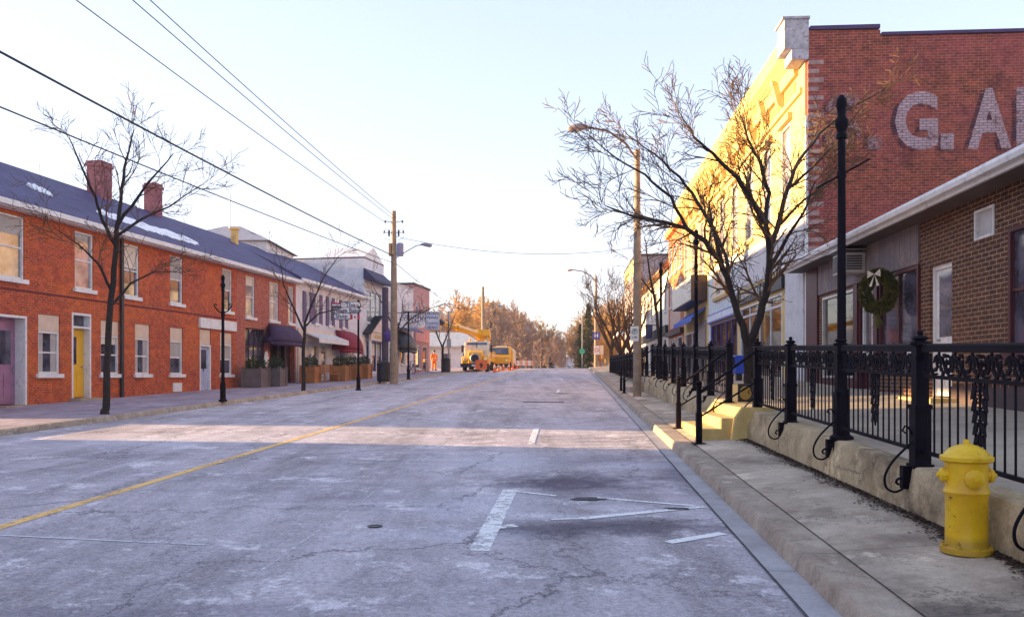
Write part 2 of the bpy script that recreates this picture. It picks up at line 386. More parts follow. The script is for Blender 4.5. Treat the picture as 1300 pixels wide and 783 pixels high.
# kerbs: real steps
def kerb(name, xf, w, zt, Y0, Y1, mat, drop=.16, lean=.03, side=1):
    mb=MB(); ys=[Y0+i*(Y1-Y0)/80 for i in range(81)]
    for Y in ys:
        x=xf(Y); zz=zt(Y)
        prof=[(x,zz-drop),(x+side*lean,zz-.025),(x+side*(lean+.025),zz),(x+side*w,zz+.004),(x+side*w,zz-drop)]
        for a,b in prof: mb.v.append((a,Y,b))
    for j in range(80):
        for i in range(4):
            k=j*5+i; mb.f.append((k,k+1,k+6,k+5))
    return struct(mb.build(name,mat,smooth=True))
def kerb_near(Y): return XR(Y)
kerb('kerb_right', kerb_near, .33, lambda Y: base(Y)+.135, -40, 96, M_kerb)
kerb('kerb_left', XL, .2, lambda Y: base(Y)+.122, -40, 96, M_kerb, side=-1)
strip('pavement_right', lambda Y: XR(Y)+.32, lambda Y: XF(Y)+.1 if Y<33 else XF(Y)+3, lambda X,Y: sideR(X,Y), -40, 98, M_conc, nx=3)
strip('pavement_left', lambda Y: -22.+.163*Y, lambda Y: XL(Y)-.19, lambda X,Y: sideL(X,Y), -40, 98, M_lpave, nx=4)
# terrace floor
strip('terrace_paving', lambda Y: XF(Y)+.07, lambda Y: XF(Y)+16, lambda X,Y: terr(X,Y)+.002, -20, 98, M_terr, nx=6)

# terrace retaining wall (chamfered front)
def retaining(name,label,Y0,Y1):
    mb=MB(); ns=max(1,round((Y1-Y0)/2.1)); rnd=random.Random(int(Y0*10))
    for q in range(ns):
        ya=Y0+(Y1-Y0)*q/ns+.007; yb=Y0+(Y1-Y0)*(q+1)/ns-.007; jx=rnd.uniform(-.012,.012); jz=rnd.uniform(-.006,.004); o=len(mb.v); n=10
        for i in range(n+1):
            Y=ya+(yb-ya)*i/n; xb=XW(Y); zt=fz(Y)+.004+jz; zb=sideR(xb,Y)-.1; hh=fz(Y)-sideR(xb,Y); xt=XF(Y)-.10; e=rnd.uniform(-.005,.005); ch=rnd.random()<.15
            prof=[(xb,zb),(xb+jx+.01+e,zb+.1+hh*.5),(min(xt,xb+.10)+jx+e,zt-.10),(xt+.012+(.025 if ch else 0)+jx,zt-.014-(.02 if ch else 0)),(xt+.035+(.02 if ch else 0)+jx,zt),(XF(Y)+.20,zt+.003),(XF(Y)+.20,zb)]
            mb.v+=[(a,Y,b) for a,b in prof]
        for j in range(n):
            for i in range(7): k=o+j*7; mb.f.append((k+i,k+(i+1)%7,k+7+(i+1)%7,k+7+i))
        mb.f.append(tuple(o+i for i in range(7))); mb.f.append(tuple(o+n*7+i for i in range(7))[::-1])
    return tag(mb.build(name,M_wallc,smooth=True),label,'retaining wall')
retaining('retaining_wall','low stained concrete terrace wall under the fence nearest the yellow hydrant',-6,13.62)
retaining('retaining_wall','low concrete terrace wall beyond the steps, running up to the street light pole',15.95,30.2)
# leaf litter along the wall foot
mb=MB()
for i in range(9000):
    Y=3+10.3*random.random()**1.1; X=XW(Y)-abs(random.gauss(0,.05+.05*math.sin(Y*2.3)**2))-.005; s=random.uniform(.006,.020)
    z=sideR(X,Y)+.004+random.random()*.012; a=random.random()*6.28; t=random.uniform(-.5,.5)
    dx,dy=math.cos(a)*s,math.sin(a)*s
    mb.add([(X-dx,Y-dy,z),(X+dy*.6,Y-dx*.6,z+t*s*.5),(X+dx,Y+dy,z+abs(t)*s),(X-dy*.6,Y+dx*.6,z+.003)],[(0,1,2,3)])
lit=mb.build('leaf_litter',plain('dead leaves',(.045,.02,.012),.95,var=.6,scale=20,bmp=0)); tag(lit,'dark dead leaves gathered along the foot of the terrace wall','leaf litter',kind='stuff')

# ------------------------------------------------------------------ painted road markings, patches
def rz(X,Y): return base(Y)+.02*(1-abs((X-(XL(Y)+XR(Y))/2))/6)
def gp(px,py):                     # picture point -> place on the road
    Y=1664/(py-449.); return (px-650)/F_*Y, Y
M_mwhite=wornpaint('worn white road paint',(.80,.79,.80),None,.53,9)
M_myel=wornpaint('worn yellow road paint',(.82,.50,.17),None,.52,9)
M_patch=concrete('dark asphalt patch',(.035,.03,.04),(.10,.09,.11),None,4)
def marking(name,pts,mat,dz=.004,sub=1):
    mb=MB(); mb.add([(x,y,rz(x,y)+dz) for x,y in pts],[tuple(range(len(pts)))]); return struct(mb.build(name,mat))
def line(name,a,b,w,mat,dz=.004,n=6):
    (x0,y0),(x1,y1)=a,b; d=Vector((x1-x0,y1-y0)); nn=Vector((-d.y,d.x)).normalized()*w/2; mb=MB()
    for i in range(n+1):
        t=i/n; x=x0+d.x*t; y=y0+d.y*t
        for s in (-1,1): X,Y=x+s*nn.x,y+s*nn.y; mb.v.append((X,Y,rz(X,Y)+dz))
    for i in range(n): k=2*i; mb.f.append((k,k+1,k+3,k+2))
    return struct(mb.build(name,mat))
line('yellow_centre_line',(-5.3-.68,-8),(-5.3+.085*93,93),.14,M_myel,.004,100)
for i,(a,b,w) in enumerate([(gp(648,622),gp(608,700),.17),(gp(681,544),gp(674,564),.12),((1.85,33.5),(2.07,36.2),.12),((3.0,50),(3.25,53),.12)]):
    line('parking_bay_line',a,b,w,M_mwhite)
for a,b,w in [(gp(640,623),gp(706,630),.07),(gp(752,632),gp(893,643),.07),(gp(893,643),gp(738,659),.11),(gp(738,659),gp(700,660),.05),(gp(848,689),gp(918,677),.11),(gp(608,673),gp(655,668),.13)]:
    line('parking_bay_line',a,b,w,M_mwhite,.006)
for px0,py0,px1,py1 in [(690,553,826,548),(692,557,835,552),(700,561,838,557),(712,564,842,561),(700,548,820,560),(730,568,850,565)]:
    line('hatched_marking',gp(px0,py0),gp(px1,py1),.045,M_mwhite,.007)
line('road_edge_joint',(1.62-.205+.076*-5,-5),(1.62-.205+.076*90,90),.02,M_patch,.012,80)
line('road_seam',(-1.76-.3,3),(-1.76+.075*83,90),.035,wornpaint('pale seam',(.62,.6,.64),None,.64,6),.004,60)
line('road_seam',gp(-60,680),gp(260,694),.03,wornpaint('pale seam across',(.66,.64,.7),None,.5,6),.005,20)
line('asphalt_patch',gp(664,510.5),gp(716,511),.55,M_patch,.004)
line('asphalt_patch',gp(704,499),gp(722,500),.5,M_patch,.004)
def blob(name,cx,cy,rx,ry,mat,dz,seed):
    rnd=random.Random(seed); mb=MB(); pts=[]
    for k in range(26):
        t=k/26*6.283; q=1+rnd.uniform(-.22,.22); x,y=cx+rx*q*math.cos(t),cy+ry*q*math.sin(t); pts.append((x,y,rz(x,y)+dz))
    mb.add(pts,[tuple(range(26))]); return struct(mb.build(name,mat))
M_oil=wornpaint('oil stained asphalt',(.075,.06,.085),None,.52,3.5)
x,y=gp(746,634); blob('asphalt_patch',x,y,.18,.10,M_patch,.008,2)
x,y=gp(860,646); blob('asphalt_patch',x,y,.14,.06,M_patch,.008,3)
# small round valve cover in the road
x,y=gp(476,669.5)
o=MB().lathe([(0,0),(.07,0),(.07,.006),(.055,.006),(.05,.002),(0,.002)],16,(x,y,rz(x,y)+.003)).build('valve_cover',M_dark); tag(o,'small dark round valve cover set in the road lane','valve cover')

# ------------------------------------------------------------------ facades
class Fac:
    def __init__(s,name,label,cat,a,kx,Y0,Y1,inn,zb,group=None):
        s.a,s.kx,s.Y0,s.inn=a,kx,Y0,inn; s.q=math.sqrt(1+kx*kx); s.L=(Y1-Y0)*s.q; s.zb=zb
        s.root=root(name,label,cat,(a+kx*Y0,Y0,zb),math.atan2(1,kx),group,zo=zb)
    def s_(s,px):
        u=(px-650)/F_; Y=s.a/(u-s.kx); return (Y-s.Y0)*s.q
    def zpx(s,px,py):
        u=(px-650)/F_; return (477-py)/F_*s.a/(u-s.kx)
    def box(s,mb,s0,s1,d0,d1,z0,z1): mb.box(s0,s1,s.inn*d0,s.inn*d1,z0,z1); return mb
    def P(s,a,d,z): return (a,s.inn*d,z)
    def wall(s,z1,holes,mat,depth=8,ridge=None,ridged=4,name='wall',rv=.16,zb=None,z1b=None):
        mb=MB(); zb=s.zb-.8 if zb is None else zb; z1b=z1 if z1b is None else z1b
        hs=[(max(0.02,a),min(s.L-.02,b),c,d) for a,b,c,d in holes]
        S=sorted(set([0,s.L]+[h[0] for h in hs]+[h[1] for h in hs])); Z=sorted(set([zb,z1]+[h[2] for h in hs]+[h[3] for h in hs]))
        for i in range(len(S)-1):
            for j in range(len(Z)-1):
                cs,cz=(S[i]+S[i+1])/2,(Z[j]+Z[j+1])/2
                if any(h[0]<cs<h[1] and h[2]<cz<h[3] for h in hs): continue
                mb.quad(s.P(S[i],0,Z[j]),s.P(S[i+1],0,Z[j]),s.P(S[i+1],0,Z[j+1]),s.P(S[i],0,Z[j+1]))
        for a,b,c,d in hs:
            mb.quad(s.P(a,0,c),s.P(a,rv,c),s.P(a,rv,d),s.P(a,0,d)); mb.quad(s.P(b,0,c),s.P(b,rv,c),s.P(b,rv,d),s.P(b,0,d))
            mb.quad(s.P(a,0,d),s.P(b,0,d),s.P(b,rv,d),s.P(a,rv,d)); mb.quad(s.P(a,0,c),s.P(b,0,c),s.P(b,rv,c),s.P(a,rv,c))
        for e in (0,s.L):
            if ridge: pts=[s.P(e,0,zb),s.P(e,depth,zb),s.P(e,depth,z1b),s.P(e,ridged,ridge),s.P(e,0,z1)]
            else: pts=[s.P(e,0,zb),s.P(e,depth,zb),s.P(e,depth,z1b),s.P(e,0,z1)]
            mb.add(pts,[tuple(range(len(pts)))])
        mb.quad(s.P(0,depth,zb),s.P(s.L,depth,zb),s.P(s.L,depth,z1b),s.P(0,depth,z1b))
        if not ridge: mb.quad(s.P(0,0,z1-.02),s.P(s.L,0,z1-.02),s.P(s.L,depth,z1b-.02),s.P(0,depth,z1b-.02))
        o=MB.build(mb,name,mat,s.root); return o
    def gable_roof(s,ze,zr,dr,depth,mat,over=.35,fasc=None,th=.14,ends=.25):
        mb=MB(); sl=(zr-ze)/dr; z0=ze-over*sl
        sb=(zr-ze)/(depth-dr)
        prof=[(-over,z0+.02),(-over,z0+th),(dr,zr+th),(depth+over,ze-over*sb+th),(depth+over,ze-over*sb),(dr,zr-.01)]
        mb.prism([(s.inn*a,b) for a,b in prof],-ends,s.L+ends,'x')
        r=mb.build('roof',mat,s.root)
        if fasc:
            g=MB(); s.box(g,-ends,s.L+ends,-over-.10,-over-.003,z0-.06,z0+.10); g.build('gutter',fasc,s.root)
            g=MB(); s.box(g,-ends+.1,s.L+ends-.1,-over+.02,-.003,z0-.10,z0-.005); g.build('soffit',fasc,s.root)
        return r
    def window(s,s0,s1,z0,z1,frame=None,glass=None,sill=True,d=None,fw=.06,mull=1,vert=0,sillmat=None,sash=True,label=None):
        d=(.10 if s.inn>0 else .045) if d is None else d
        frame=frame or M_white; glass=glass or M_glass; mb=MB()
        s.box(mb,s0,s0+fw,d-.06,d+.03,z0,z1); s.box(mb,s1-fw,s1,d-.06,d+.03,z0,z1)
        s.box(mb,s0+fw,s1-fw,d-.06,d+.03,z1-fw,z1); s.box(mb,s0+fw,s1-fw,d-.06,d+.03,z0,z0+fw)
        for i in range(mull): z=z0+(z1-z0)*(i+1)/(mull+1); s.box(mb,s0+fw,s1-fw,d-.03,d+.02,z-.025,z+.025)
        for i in range(vert): x=s0+(s1-s0)*(i+1)/(vert+1); s.box(mb,x-.02,x+.02,d-.035,d+.018,z0+fw,z1-fw)
        w=mb.build('window',frame,s.root)
        if label: w['label']=label
        g=MB(); s.box(g,s0+.02,s1-.02,d+.003,d+.015,z0+.02,z1-.02); g.build('pane',glass,w)
        if s.inn>0 and (z1-z0)<2.1:
            rr=random.Random(int(abs(s0*31+z0*17)*10)+s.Y0.__hash__()%97)
            q=rr.random()
            if q<.75:
                zb_=z1-(z1-z0)*rr.choice([.3,.45,.5,.22]); g=MB(); s.box(g,s0+fw+.012,s1-fw-.012,d-.004,d+.001,zb_,z1-fw-.01); g.build('blind',rr.choice([M_cream,M_blind]),w)
            elif q<.9:
                g=MB()
                for a_,b_ in ((s0+fw+.01,s0+fw+(s1-s0)*.26),(s1-fw-(s1-s0)*.26,s1-fw-.01)): s.box(g,a_,b_,d-.004,d+.001,z0+fw,z1-fw)
                g.build('curtain',M_blind,w)
        if sill:
            g=MB(); s.box(g,s0-.09,s1+.09,-.09,d-.065,z0-.13,z0-.002); g.build('sill',sillmat or M_white,w)
        return w
    def door(s,s0,s1,z0,z1,mat,frame=None,transom=0,lite=None,d=.14,fw=.07,handle=True,label=None,fd=-.01):
        frame=frame or M_white; zt=z1-transom; mb=MB()
        s.box(mb,s0+fw+.003,s1-fw-.003,d,d+.05,z0+.02,zt-.003-(fw if not transom else 0))
        for pz0,pz1 in ((z0+.2,z0+.45),(z0+.52,z0+.92)):
            for pa,pb in ((s0+fw+.12,(s0+s1)/2-.05),((s0+s1)/2+.05,s1-fw-.12)):
                if pb-pa>.08: s.box(mb,pa,pb,d-.014,d+.004,pz0,pz1)
        dr=mb.build('door',mat,s.root)
        if label: dr['label']=label
        f=MB(); s.box(f,s0,s0+fw,fd,d+.05,z0,z1); s.box(f,s1-fw,s1,fd,d+.05,z0,z1); s.box(f,s0+fw,s1-fw,fd,d+.05,z1-fw,z1)
        if transom: s.box(f,s0+fw,s1-fw,fd+.002,d+.05,zt,zt+fw)
        f.build('frame',frame,dr)
        if transom: g=MB(); s.box(g,s0+fw,s1-fw,d+.01,d+.02,zt+fw,z1-fw); g.build('transom_pane',M_glass,dr)
        if lite:
            g=MB(); a,b,c,e=lite; s.box(g,a,b,d-.012,d-.002,c,e); g.build('pane',M_glass,dr)
        if handle: g=MB(); s.box(g,s1-fw-.14,s1-fw-.10,d-.05,d-.002,z0+1.0,z0+1.05); g.build('handle',M_galv,dr)
        return dr
    def part(s,name,mat,boxes,parent=None,bevel=0):
        mb=MB()
        for b in boxes: s.box(mb,*b)
        return mb.build(name,mat,parent or s.root,bevel=bevel)

# ---- left brick terrace
LA,LK=-18.53,.163
M_br1=brick('orange red brick',(.60,.062,.008),(.33,.024,.008),(.42,.19,.11),(.78,.19,.01),stain=(.20,.02,.03))
M_br2=brick('rose red brick',(.52,.10,.055),(.34,.05,.035),(.38,.20,.16),(.55,.2,.10),stain=(.26,.06,.09))
M_chb=brick('plum chimney brick',(.30,.08,.10),(.2,.05,.08),(.3,.18,.2),(.35,.1,.2))
M_pan=plain('cream infill panel',(.66,.50,.38),.7,var=.12)
M_purd=plain('plum door paint',(.34,.16,.27),.5); M_yeld=plain('yellow door paint',(.78,.42,.02),.45,var=.1); M_blud=plain('pale blue door paint',(.42,.45,.62),.5)
fa=Fac('brick_terrace','long orange-red brick terrace with white sash windows and two chimneys at the left edge','building',LA,LK,19.5,37.1,1,-1.0)
S=fa.s_
up=[(S(0)-.02,S(31)),(S(95),S(118.6)),(S(157.7),S(176.6)),(S(216),S(232)),(S(282),S(294.6))]
lo=[(S(48.5),S(76)),(S(128),S(151)),(S(171.5),S(190)),(S(216),S(232)),(S(279.5),S(294.6))]
holes=[(a,b,2.86,4.72) for a,b in up]+[(a,b,.07,1.9) for a,b in lo]
dr=[(S(-4),S(34),-.86,1.78),(S(91),S(115.5),-.72,2.05),(S(253.5),S(267.5),-.62,1.95)]
holes+=dr
w=fa.wall(5.1,holes,M_br1,depth=8,ridge=7.35)
ch_r=fa.gable_roof(5.13,7.35,4,8,M_roof,fasc=M_white,ends=.0)
for i,(a,b) in enumerate(up): fa.window(a,b,2.86,4.72,glass=M_curt if i in(0,1) else M_glass)
for i,(a,b) in enumerate(lo):
    fa.window(a,b,.07,1.38); 
    fa.part('infill_panel',M_pan,[(a+.01,b-.01,.03,.10,1.383,1.89)])
a,b,c,d_=dr[0]; fa.door(a,b,c,d_,M_purd,d=.34,lite=(a+.25,b-.25,c+1.2,c+2.2),label='plum coloured door in a deep white frame')
a,b,c,d_=dr[1]; fa.door(a,b,c,d_,M_yeld,transom=.5,d=.22,lite=(a+.18,a+.5,c+1.1,c+2.0),label='bright yellow door under a transom light')
a,b,c,d_=dr[2]; fa.door(a,b,c,1.3,M_blud,d=.10,lite=(a+.2,b-.2,c+.8,1.1),label='pale blue glazed door'); fa.part('infill_panel',M_pan,[(a+.01,b-.01,.03,.10,1.31,1.94)])
for a,b,c,d_ in dr: fa.part('doorstep',M_kerb,[(a-.12,b+.12,-.42,.03,c-.5,c-.004)],bevel=.01)
# chimneys on the roof
for px0,px1,Yc,zt in ((106,141,33.0,8.75),(180,207,36.6,8.7)):
    s0=(Yc-19.5)*fa.q; wd=(px1-px0)/F_*Yc*.95
    hw=.34 if px0<150 else .28; wd*=.62; mb=MB(); mb.box(s0-hw,s0+hw,3.5,3.5+wd,6.2,zt-.22); mb.box(s0-hw-.05,s0+hw+.05,3.45,3.55+wd,zt-.22,zt-.1); mb.box(s0-hw-.01,s0+hw+.01,3.49,3.51+wd,zt-.1,zt)
    c=mb.build('chimney',M_chb,ch_r); MB().box(s0-hw-.03,s0+hw+.03,3.46,3.54+wd,6.9,7.05).build('flashing',M_galv,c)
M_band=plain('soot dark brick band',(.14,.03,.035),.9)
fa.part('string_course',M_band,[(0.02,fa.L-.02,-.015,-.002,2.50,2.56)])
fa.part('downpipe',M_dark,[(S(151.5),S(154.5),-.10,-.02,-.9,4.9)])
fa.part('vent_plate',M_white,[(S(219),S(230),-.04,-.003,-.62,-.28)])
fa.part('sign_board',M_white,[(S(252),S(298),-.10,-.005,2.0,2.42)])
fa.part('cornice_board',M_white,[(0,fa.L,-.06,-.004,4.84,4.99)])
# snow lying on the roof slope
mb=MB(); rnd=random.Random(5)
sl=(7.35-5.13)/4
for (sa,sb,da,db) in ((7.2,8.0,1.3,1.9),(9.6,15.9,.40,1.35)):
    n=26; top=[];bot=[]
    for i in range(n+1):
        t=i/n; ss=sa+(sb-sa)*t; e=math.sin(math.pi*min(1,max(0,t)))**.4
        m=(da+db)/2-(db-da)*.25*(t-.5); hh=(db-da)/2*e*rnd.uniform(.55,1.1)+.02
        bot.append((ss,m-hh,5.13+(m-hh)*sl+.145)); top.append((ss,m+hh*rnd.uniform(.5,1),5.13+(m+hh)*sl+.145))
    o=len(mb.v)
    for i in range(n+1):
        bx,by,bz=bot[i]; tx,ty,tz=top[i]; mb.v+= [(bx,by,bz),(bx,by+.03,bz+.05),(tx,ty-.03,tz+.04),(tx,ty,tz)]
    for i in range(n):
        for k in range(3): q=o+i*4+k; mb.f.append((q,q+1,q+5,q+4))
sn=mb.build('snow_patch',wornpaint('old snow',(.85,.85,.9),None,.50,5),ch_r)

# second half of the terrace
fb=Fac('brick_shop_house','rose brick house continuing the terrace, with a dark shopfront and a plum dome awning','building',LA,LK,37.11,43.4,1,-.65)
S=fb.s_
up=[(S(312),S(323.5)),(S(342),S(353.5)),(S(366),S(372.5))]
holes=[(a,b,2.75,4.65) for a,b in up]+[(S(311.5),S(336),-.3,2.25),(S(343),S(374),-.62,2.0)]
fb.wall(5.1,holes,M_br2,depth=8,ridge=7.35,rv=.3)
rb=fb.gable_roof(5.13,7.35,4,8,M_roof,fasc=M_white,ends=.0)
for i,(a,b) in enumerate(up): fb.window(a,b,2.75,4.65,glass=M_curt,mull=1)
M_dwood=plain('dark plum shopfront wood',(.05,.02,.035),.5)
fb.window(S(311.5),S(336),-.3,2.25,frame=M_dwood,vert=3,mull=2,sillmat=M_dwood)
fb.part('entrance_recess',M_dwood,[(S(343),S(374),.28,.33,-.62,2.0)])
fb.door(S(352),S(362),-.6,1.7,M_dwood,frame=M_dwood,d=.2,lite=(S(352)+.2,S(362)-.2,.2,1.4))
mb=MB(); mb.box(S(371)-.2,S(371)+.2,3.5,3.9,6.6,8.0-1.0); mb.build('chimney',plain('buff chimney brick',(.62,.42,.2),.9),rb)
mb=MB(); mb.box(S(369)-.14,S(369)+.14,3.0,3.28,6.0,7.7); mb.box(S(369)-.2,S(369)+.2,2.94,3.34,7.7,7.8); mb.build('flue',plain('buff flue brick',(.7,.45,.16),.9),rb)
def dome_awning(fc,s0,s1,z0,z1,proj,mat,name='awning',valance=True,n=8,label=None):
    mb=MB(); c=(s0+s1)/2; hw=(s1-s0)/2
    rows=[]
    for i in range(n+1):
        t=math.pi/2*i/n; dd=proj*math.sin(t)**.9; zz=z0+(z1-z0)*math.cos(t) 
        row=[]
        for j in range(9):
            u=-1+2*j/8; w_=(1-.22*abs(u)**3*math.cos(t)) ; side=abs(u)**4
            row.append(fc.P(c+hw*u*(.62+.38*math.sin(t)), -dd*(1-.55*side), zz-side*.0))
        rows.append(row)
    o=len(mb.v)
    for r in rows: mb.v+=r
    for i in range(n):
        for j in range(8): k=o+i*9+j; mb.f.append((k,k+1,k+10,k+9))
    last=rows[-1]
    if valance:
        o=len(mb.v); mb.v+=last+[(a,b,z0-.18) for a,b,_ in last]
        for j in range(8): mb.f.append((o+j,o+j+1,o+j+10,o+j+9))
    # side cheeks
    for e in (0,8):
        pts=[r[e] for r in rows]+[fc.P(c+(-1 if e==0 else 1)*hw,0,z0)]
        mb.add(pts,[tuple(range(len(pts)))])
    a=mb.build(name,mat,fc.root,smooth=True)
    sm=a.modifiers.new('thick','SOLIDIFY'); sm.thickness=.02
    if label: a['label']=label
    return a
M_plum=plain('plum awning canvas',(.05,.025,.075),.8); M_burg=plain('burgundy awning canvas',(.24,.015,.04),.8)
dome_awning(fb,S(333),S(371),1.65,2.55,1.0,M_plum)
# oval sign beside the door
mb=MB(); c=(S(336.5)); pts=[(c+.22*math.cos(t)+0,1.0+.45*math.sin(t)) for t in [i*math.pi/10 for i in range(20)]]
mb.prism([(p[0],p[1]-.25) for p in pts],-.09,-.05,'y'); mb.build('oval_sign',M_white,fb.root)

# house behind with hip roof and mast
hb=root('hip_roof_house','grey hip roof with a tall mast showing above the brick terrace roof','house',(-17.4,51,-.3),0,zo=-.3)
mb=MB(); mb.box(-3,3,-3,3,-1,7.9); mb.build('wall',M_white,hb)
mb=MB(); mb.add([(-3.3,-3.3,7.9),(3.3,-3.3,7.9),(3.3,3.3,7.9),(-3.3,3.3,7.9),(-.5,0,9.3),(.5,0,9.3)],[(0,1,5,4),(1,2,5),(2,3,4,5),(3,0,4),(0,3,2,1)]); mb.build('roof',plain('grey roof',(.36,.34,.38),.8),hb)
MB().tube([(0,-.5,9.0),(0,-.5,11.3)],.045,6).build('mast',M_galv,hb)

# bakery: white siding, shutters
fc=Fac('white_bakery','white clapboard bakery with purple shutters, burgundy awning and a blue-grey roof','building',LA,LK,43.42,53.9,1,-.45)
S=fc.s_
M_sid=boards('white clapboard',(.78,.72,.74),.14,'z'); M_shut=plain('purple shutter paint',(.12,.06,.16),.6)
M_lshop=plain('peach shopfront paint',(.72,.56,.46),.7,var=.2)
ups=[(S(388),S(392.5)),(S(400),S(405)),(S(417),S(421)),(S(434),S(438))]
lows=[(S(388),S(394),.1,1.75),(S(397),S(405),-.35,1.75),(S(408),S(415),.1,1.75),(S(431),S(437),-.35,1.6),(S(440),S(450),.1,1.7)]
fc.wall(5.2,[(a,b,2.95,4.55) for a,b in ups]+lows,M_sid,depth=8.5,ridge=7.4)
rc=fc.gable_roof(5.25,7.4,4.2,8.5,M_roof,fasc=M_white,ends=.1)
for a,b in ups:
    fc.window(a,b,2.95,4.55,glass=M_curt)
    for q in ((a-.42,a-.04),(b+.04,b+.42)): fc.part('shutter',M_shut,[(q[0],q[1],-.05,-.003,2.9,4.6)])
M_lit=emis('lit shop glass',(1,.62,.25),.35)
M_warm=glassm('warm lit glass',(.5,.28,.08),.1,(.8,.55,.2))
fc.window(*lows[0],glass=M_warm); fc.door(*lows[1],plain('ochre door',(.45,.22,.05),.5),lite=(lows[1][0]+.2,lows[1][1]-.2,.2,1.5)); fc.window(*lows[2]); fc.door(*lows[3],plain('brown door',(.3,.12,.06),.5)); fc.window(*lows[4])
fc.part('shop_trim',M_lshop,[(.1,fc.L-.1,-.12,-.004,1.9,2.55),(.1,.35,-.10,-.004,-1.0,1.88),(fc.L-.4,fc.L-.1,-.10,-.004,-1.0,1.88)])
# striped flat canopy
mb=MB(); s0,s1=S(385),S(424); mb.prism([(0,2.45),(0,2.35),(-.9,2.0),(-.9,1.8),(-.93,1.8),(-.93,2.06)],s0,s1,'x'); mb.build('canopy',M_white,fc.root)
dome_awning(fc,S(421),S(447),1.55,2.75,1.1,M_burg,label='burgundy dome awning')

# two storey white shop with gable
fd=Fac('white_gabled_shop','two storey white shop with a dark pent roof and small entrance gable','building',LA,LK,53.92,58.0,1,-.1)
S=fd.s_
dh=[(.5,3.6,3.6,5.7),(.45,1.35,-.0,2.3),(1.45,2.5,.3,2.3),(2.6,3.6,.3,2.3)]
fd.wall(7.75,dh,boards('pale lilac clapboard',(.74,.74,.80),.15,'z'),depth=11)
fd.window(*dh[0],frame=plain('blue grey window paint',(.36,.38,.5),.5),glass=M_curt,vert=2)
M_nav=plain('navy shopfront paint',(.05,.05,.14),.5)
fd.door(*dh[1],M_nav,frame=M_nav,lite=(.65,1.15,.5,2.0)); fd.window(*dh[2],frame=M_nav,glass=M_glass); fd.window(*dh[3],frame=M_nav)
mb=MB(); mb.prism([(-.8,6.35),(0,7.1),(0,6.4),(-.8,6.22)],-.1,fd.L+.1,'x'); mb.build('pent_roof',plain('plum shingle',(.06,.05,.1),.8),fd.root)
mb=MB(); mb.box(0.02,fd.L-.02,-.02,11.1,7.752,7.85); mb.build('parapet_cap',plain('brown flashing',(.16,.10,.11),.6),fd.root)
mb=MB(); mb.add([(0.0,.02,7.85),(fd.L,.02,7.85),(fd.L/2,.02,8.75),(0.0,3,7.85),(fd.L,3,7.85),(fd.L/2,3,8.75)],[(0,1,2),(3,5,4),(0,2,5,3),(1,4,5,2)]); mb.build('gable',M_white,fd.root)
mb=MB(); mb.add([(-.1,-.5,2.9),(fd.L+.1,-.5,2.9),(fd.L/2,-.5,4.0),(-.1,-.003,2.9),(fd.L+.1,-.003,2.9),(fd.L/2,-.003,4.0)],[(0,1,2),(3,5,4),(0,3,4,1)]); mb.build('porch_gable',M_lshop,fd.root)
mb=MB()
for sg in (0,1):
    e=-.3 if sg==0 else fd.L+.3
    mb.add([(e,-.6,2.82),(fd.L/2,-.6,4.1),(fd.L/2,-.003,4.1),(e,-.003,2.82),(e,-.6,2.72),(fd.L/2,-.6,4.0),(fd.L/2,-.003,4.0),(e,-.003,2.72)],[(0,1,2,3),(4,7,6,5),(0,4,5,1),(0,3,7,4)])
mb.build('porch_roof',M_dark,fd.root)
mb=MB(); mb.box(.1,fd.L-.1,-.46,-.3,2.35,2.88); sb=mb.build('fascia_board',M_lshop,fd.root)
MW=Matrix.Translation((fd.L/2,-1.165,2.62+.1))@Matrix.Rotation(R(90),4,'X')
def side_text(fc,s,d,z,txt,size,name,mat,parent,offset=0,mirror=False,xs=1):
    # lettering on the street face of a facade (left row: reads along local x; right row: reversed x)
    if fc.inn>0: M=Matrix.Translation((s,-d,z-ZO[fc.root.name]))@Matrix.Rotation(R(90),4,'X')
    else: M=Matrix.Translation((s,d,z-ZO[fc.root.name]))@Matrix.Rotation(R(180),4,'Z')@Matrix.Rotation(R(90),4,'X')
    return textmesh(txt,size,name,mat,parent,M,offset,xs=xs)
M_gold=plain('gold lettering',(.55,.36,.10),.5)
side_text(fd,fd.L/2,.47,2.62,'GENERAL STORE',.36,'lettering',M_gold,sb,.008)
for e in (.15,fd.L-.15): MB().box(e-.08,e+.08,-.44,-.3,-.8,2.34).build('porch_post',M_white,fd.root)

# white cafe building
fe=Fac('white_cafe_building','plain white two storey building with black awnings behind the wooden utility pole','building',LA,LK,58.02,65.4,1,0.1)
S=fe.s_
eh=[(.6,1.4,3.9,5.4),(2.4,3.2,3.9,5.4),(4.6,5.4,3.9,5.4),(.6,2.2,.6,2.4),(2.7,3.6,.1,2.4),(4.1,5.0,.9,2.4),(5.6,6.4,.9,2.4)]
fe.wall(6.8,eh,M_sid,depth=10)
for q in eh: 
    if q!=eh[4]: fe.window(*q)
fe.door(*eh[4],M_white)
fe.part('parapet_cap',M_galv,[(0,fe.L,-.06,10,6.805,6.9)])
dome_awning(fe,2.0,5.2,1.9,3.35,1.2,M_dark)
mb=MB(); mb.prism([(0,4.0),(0,3.9),(-1.0,3.35),(-1.0,3.45)],2.2,6.9,'x'); mb.build('shed_awning',M_nav,fe.root)

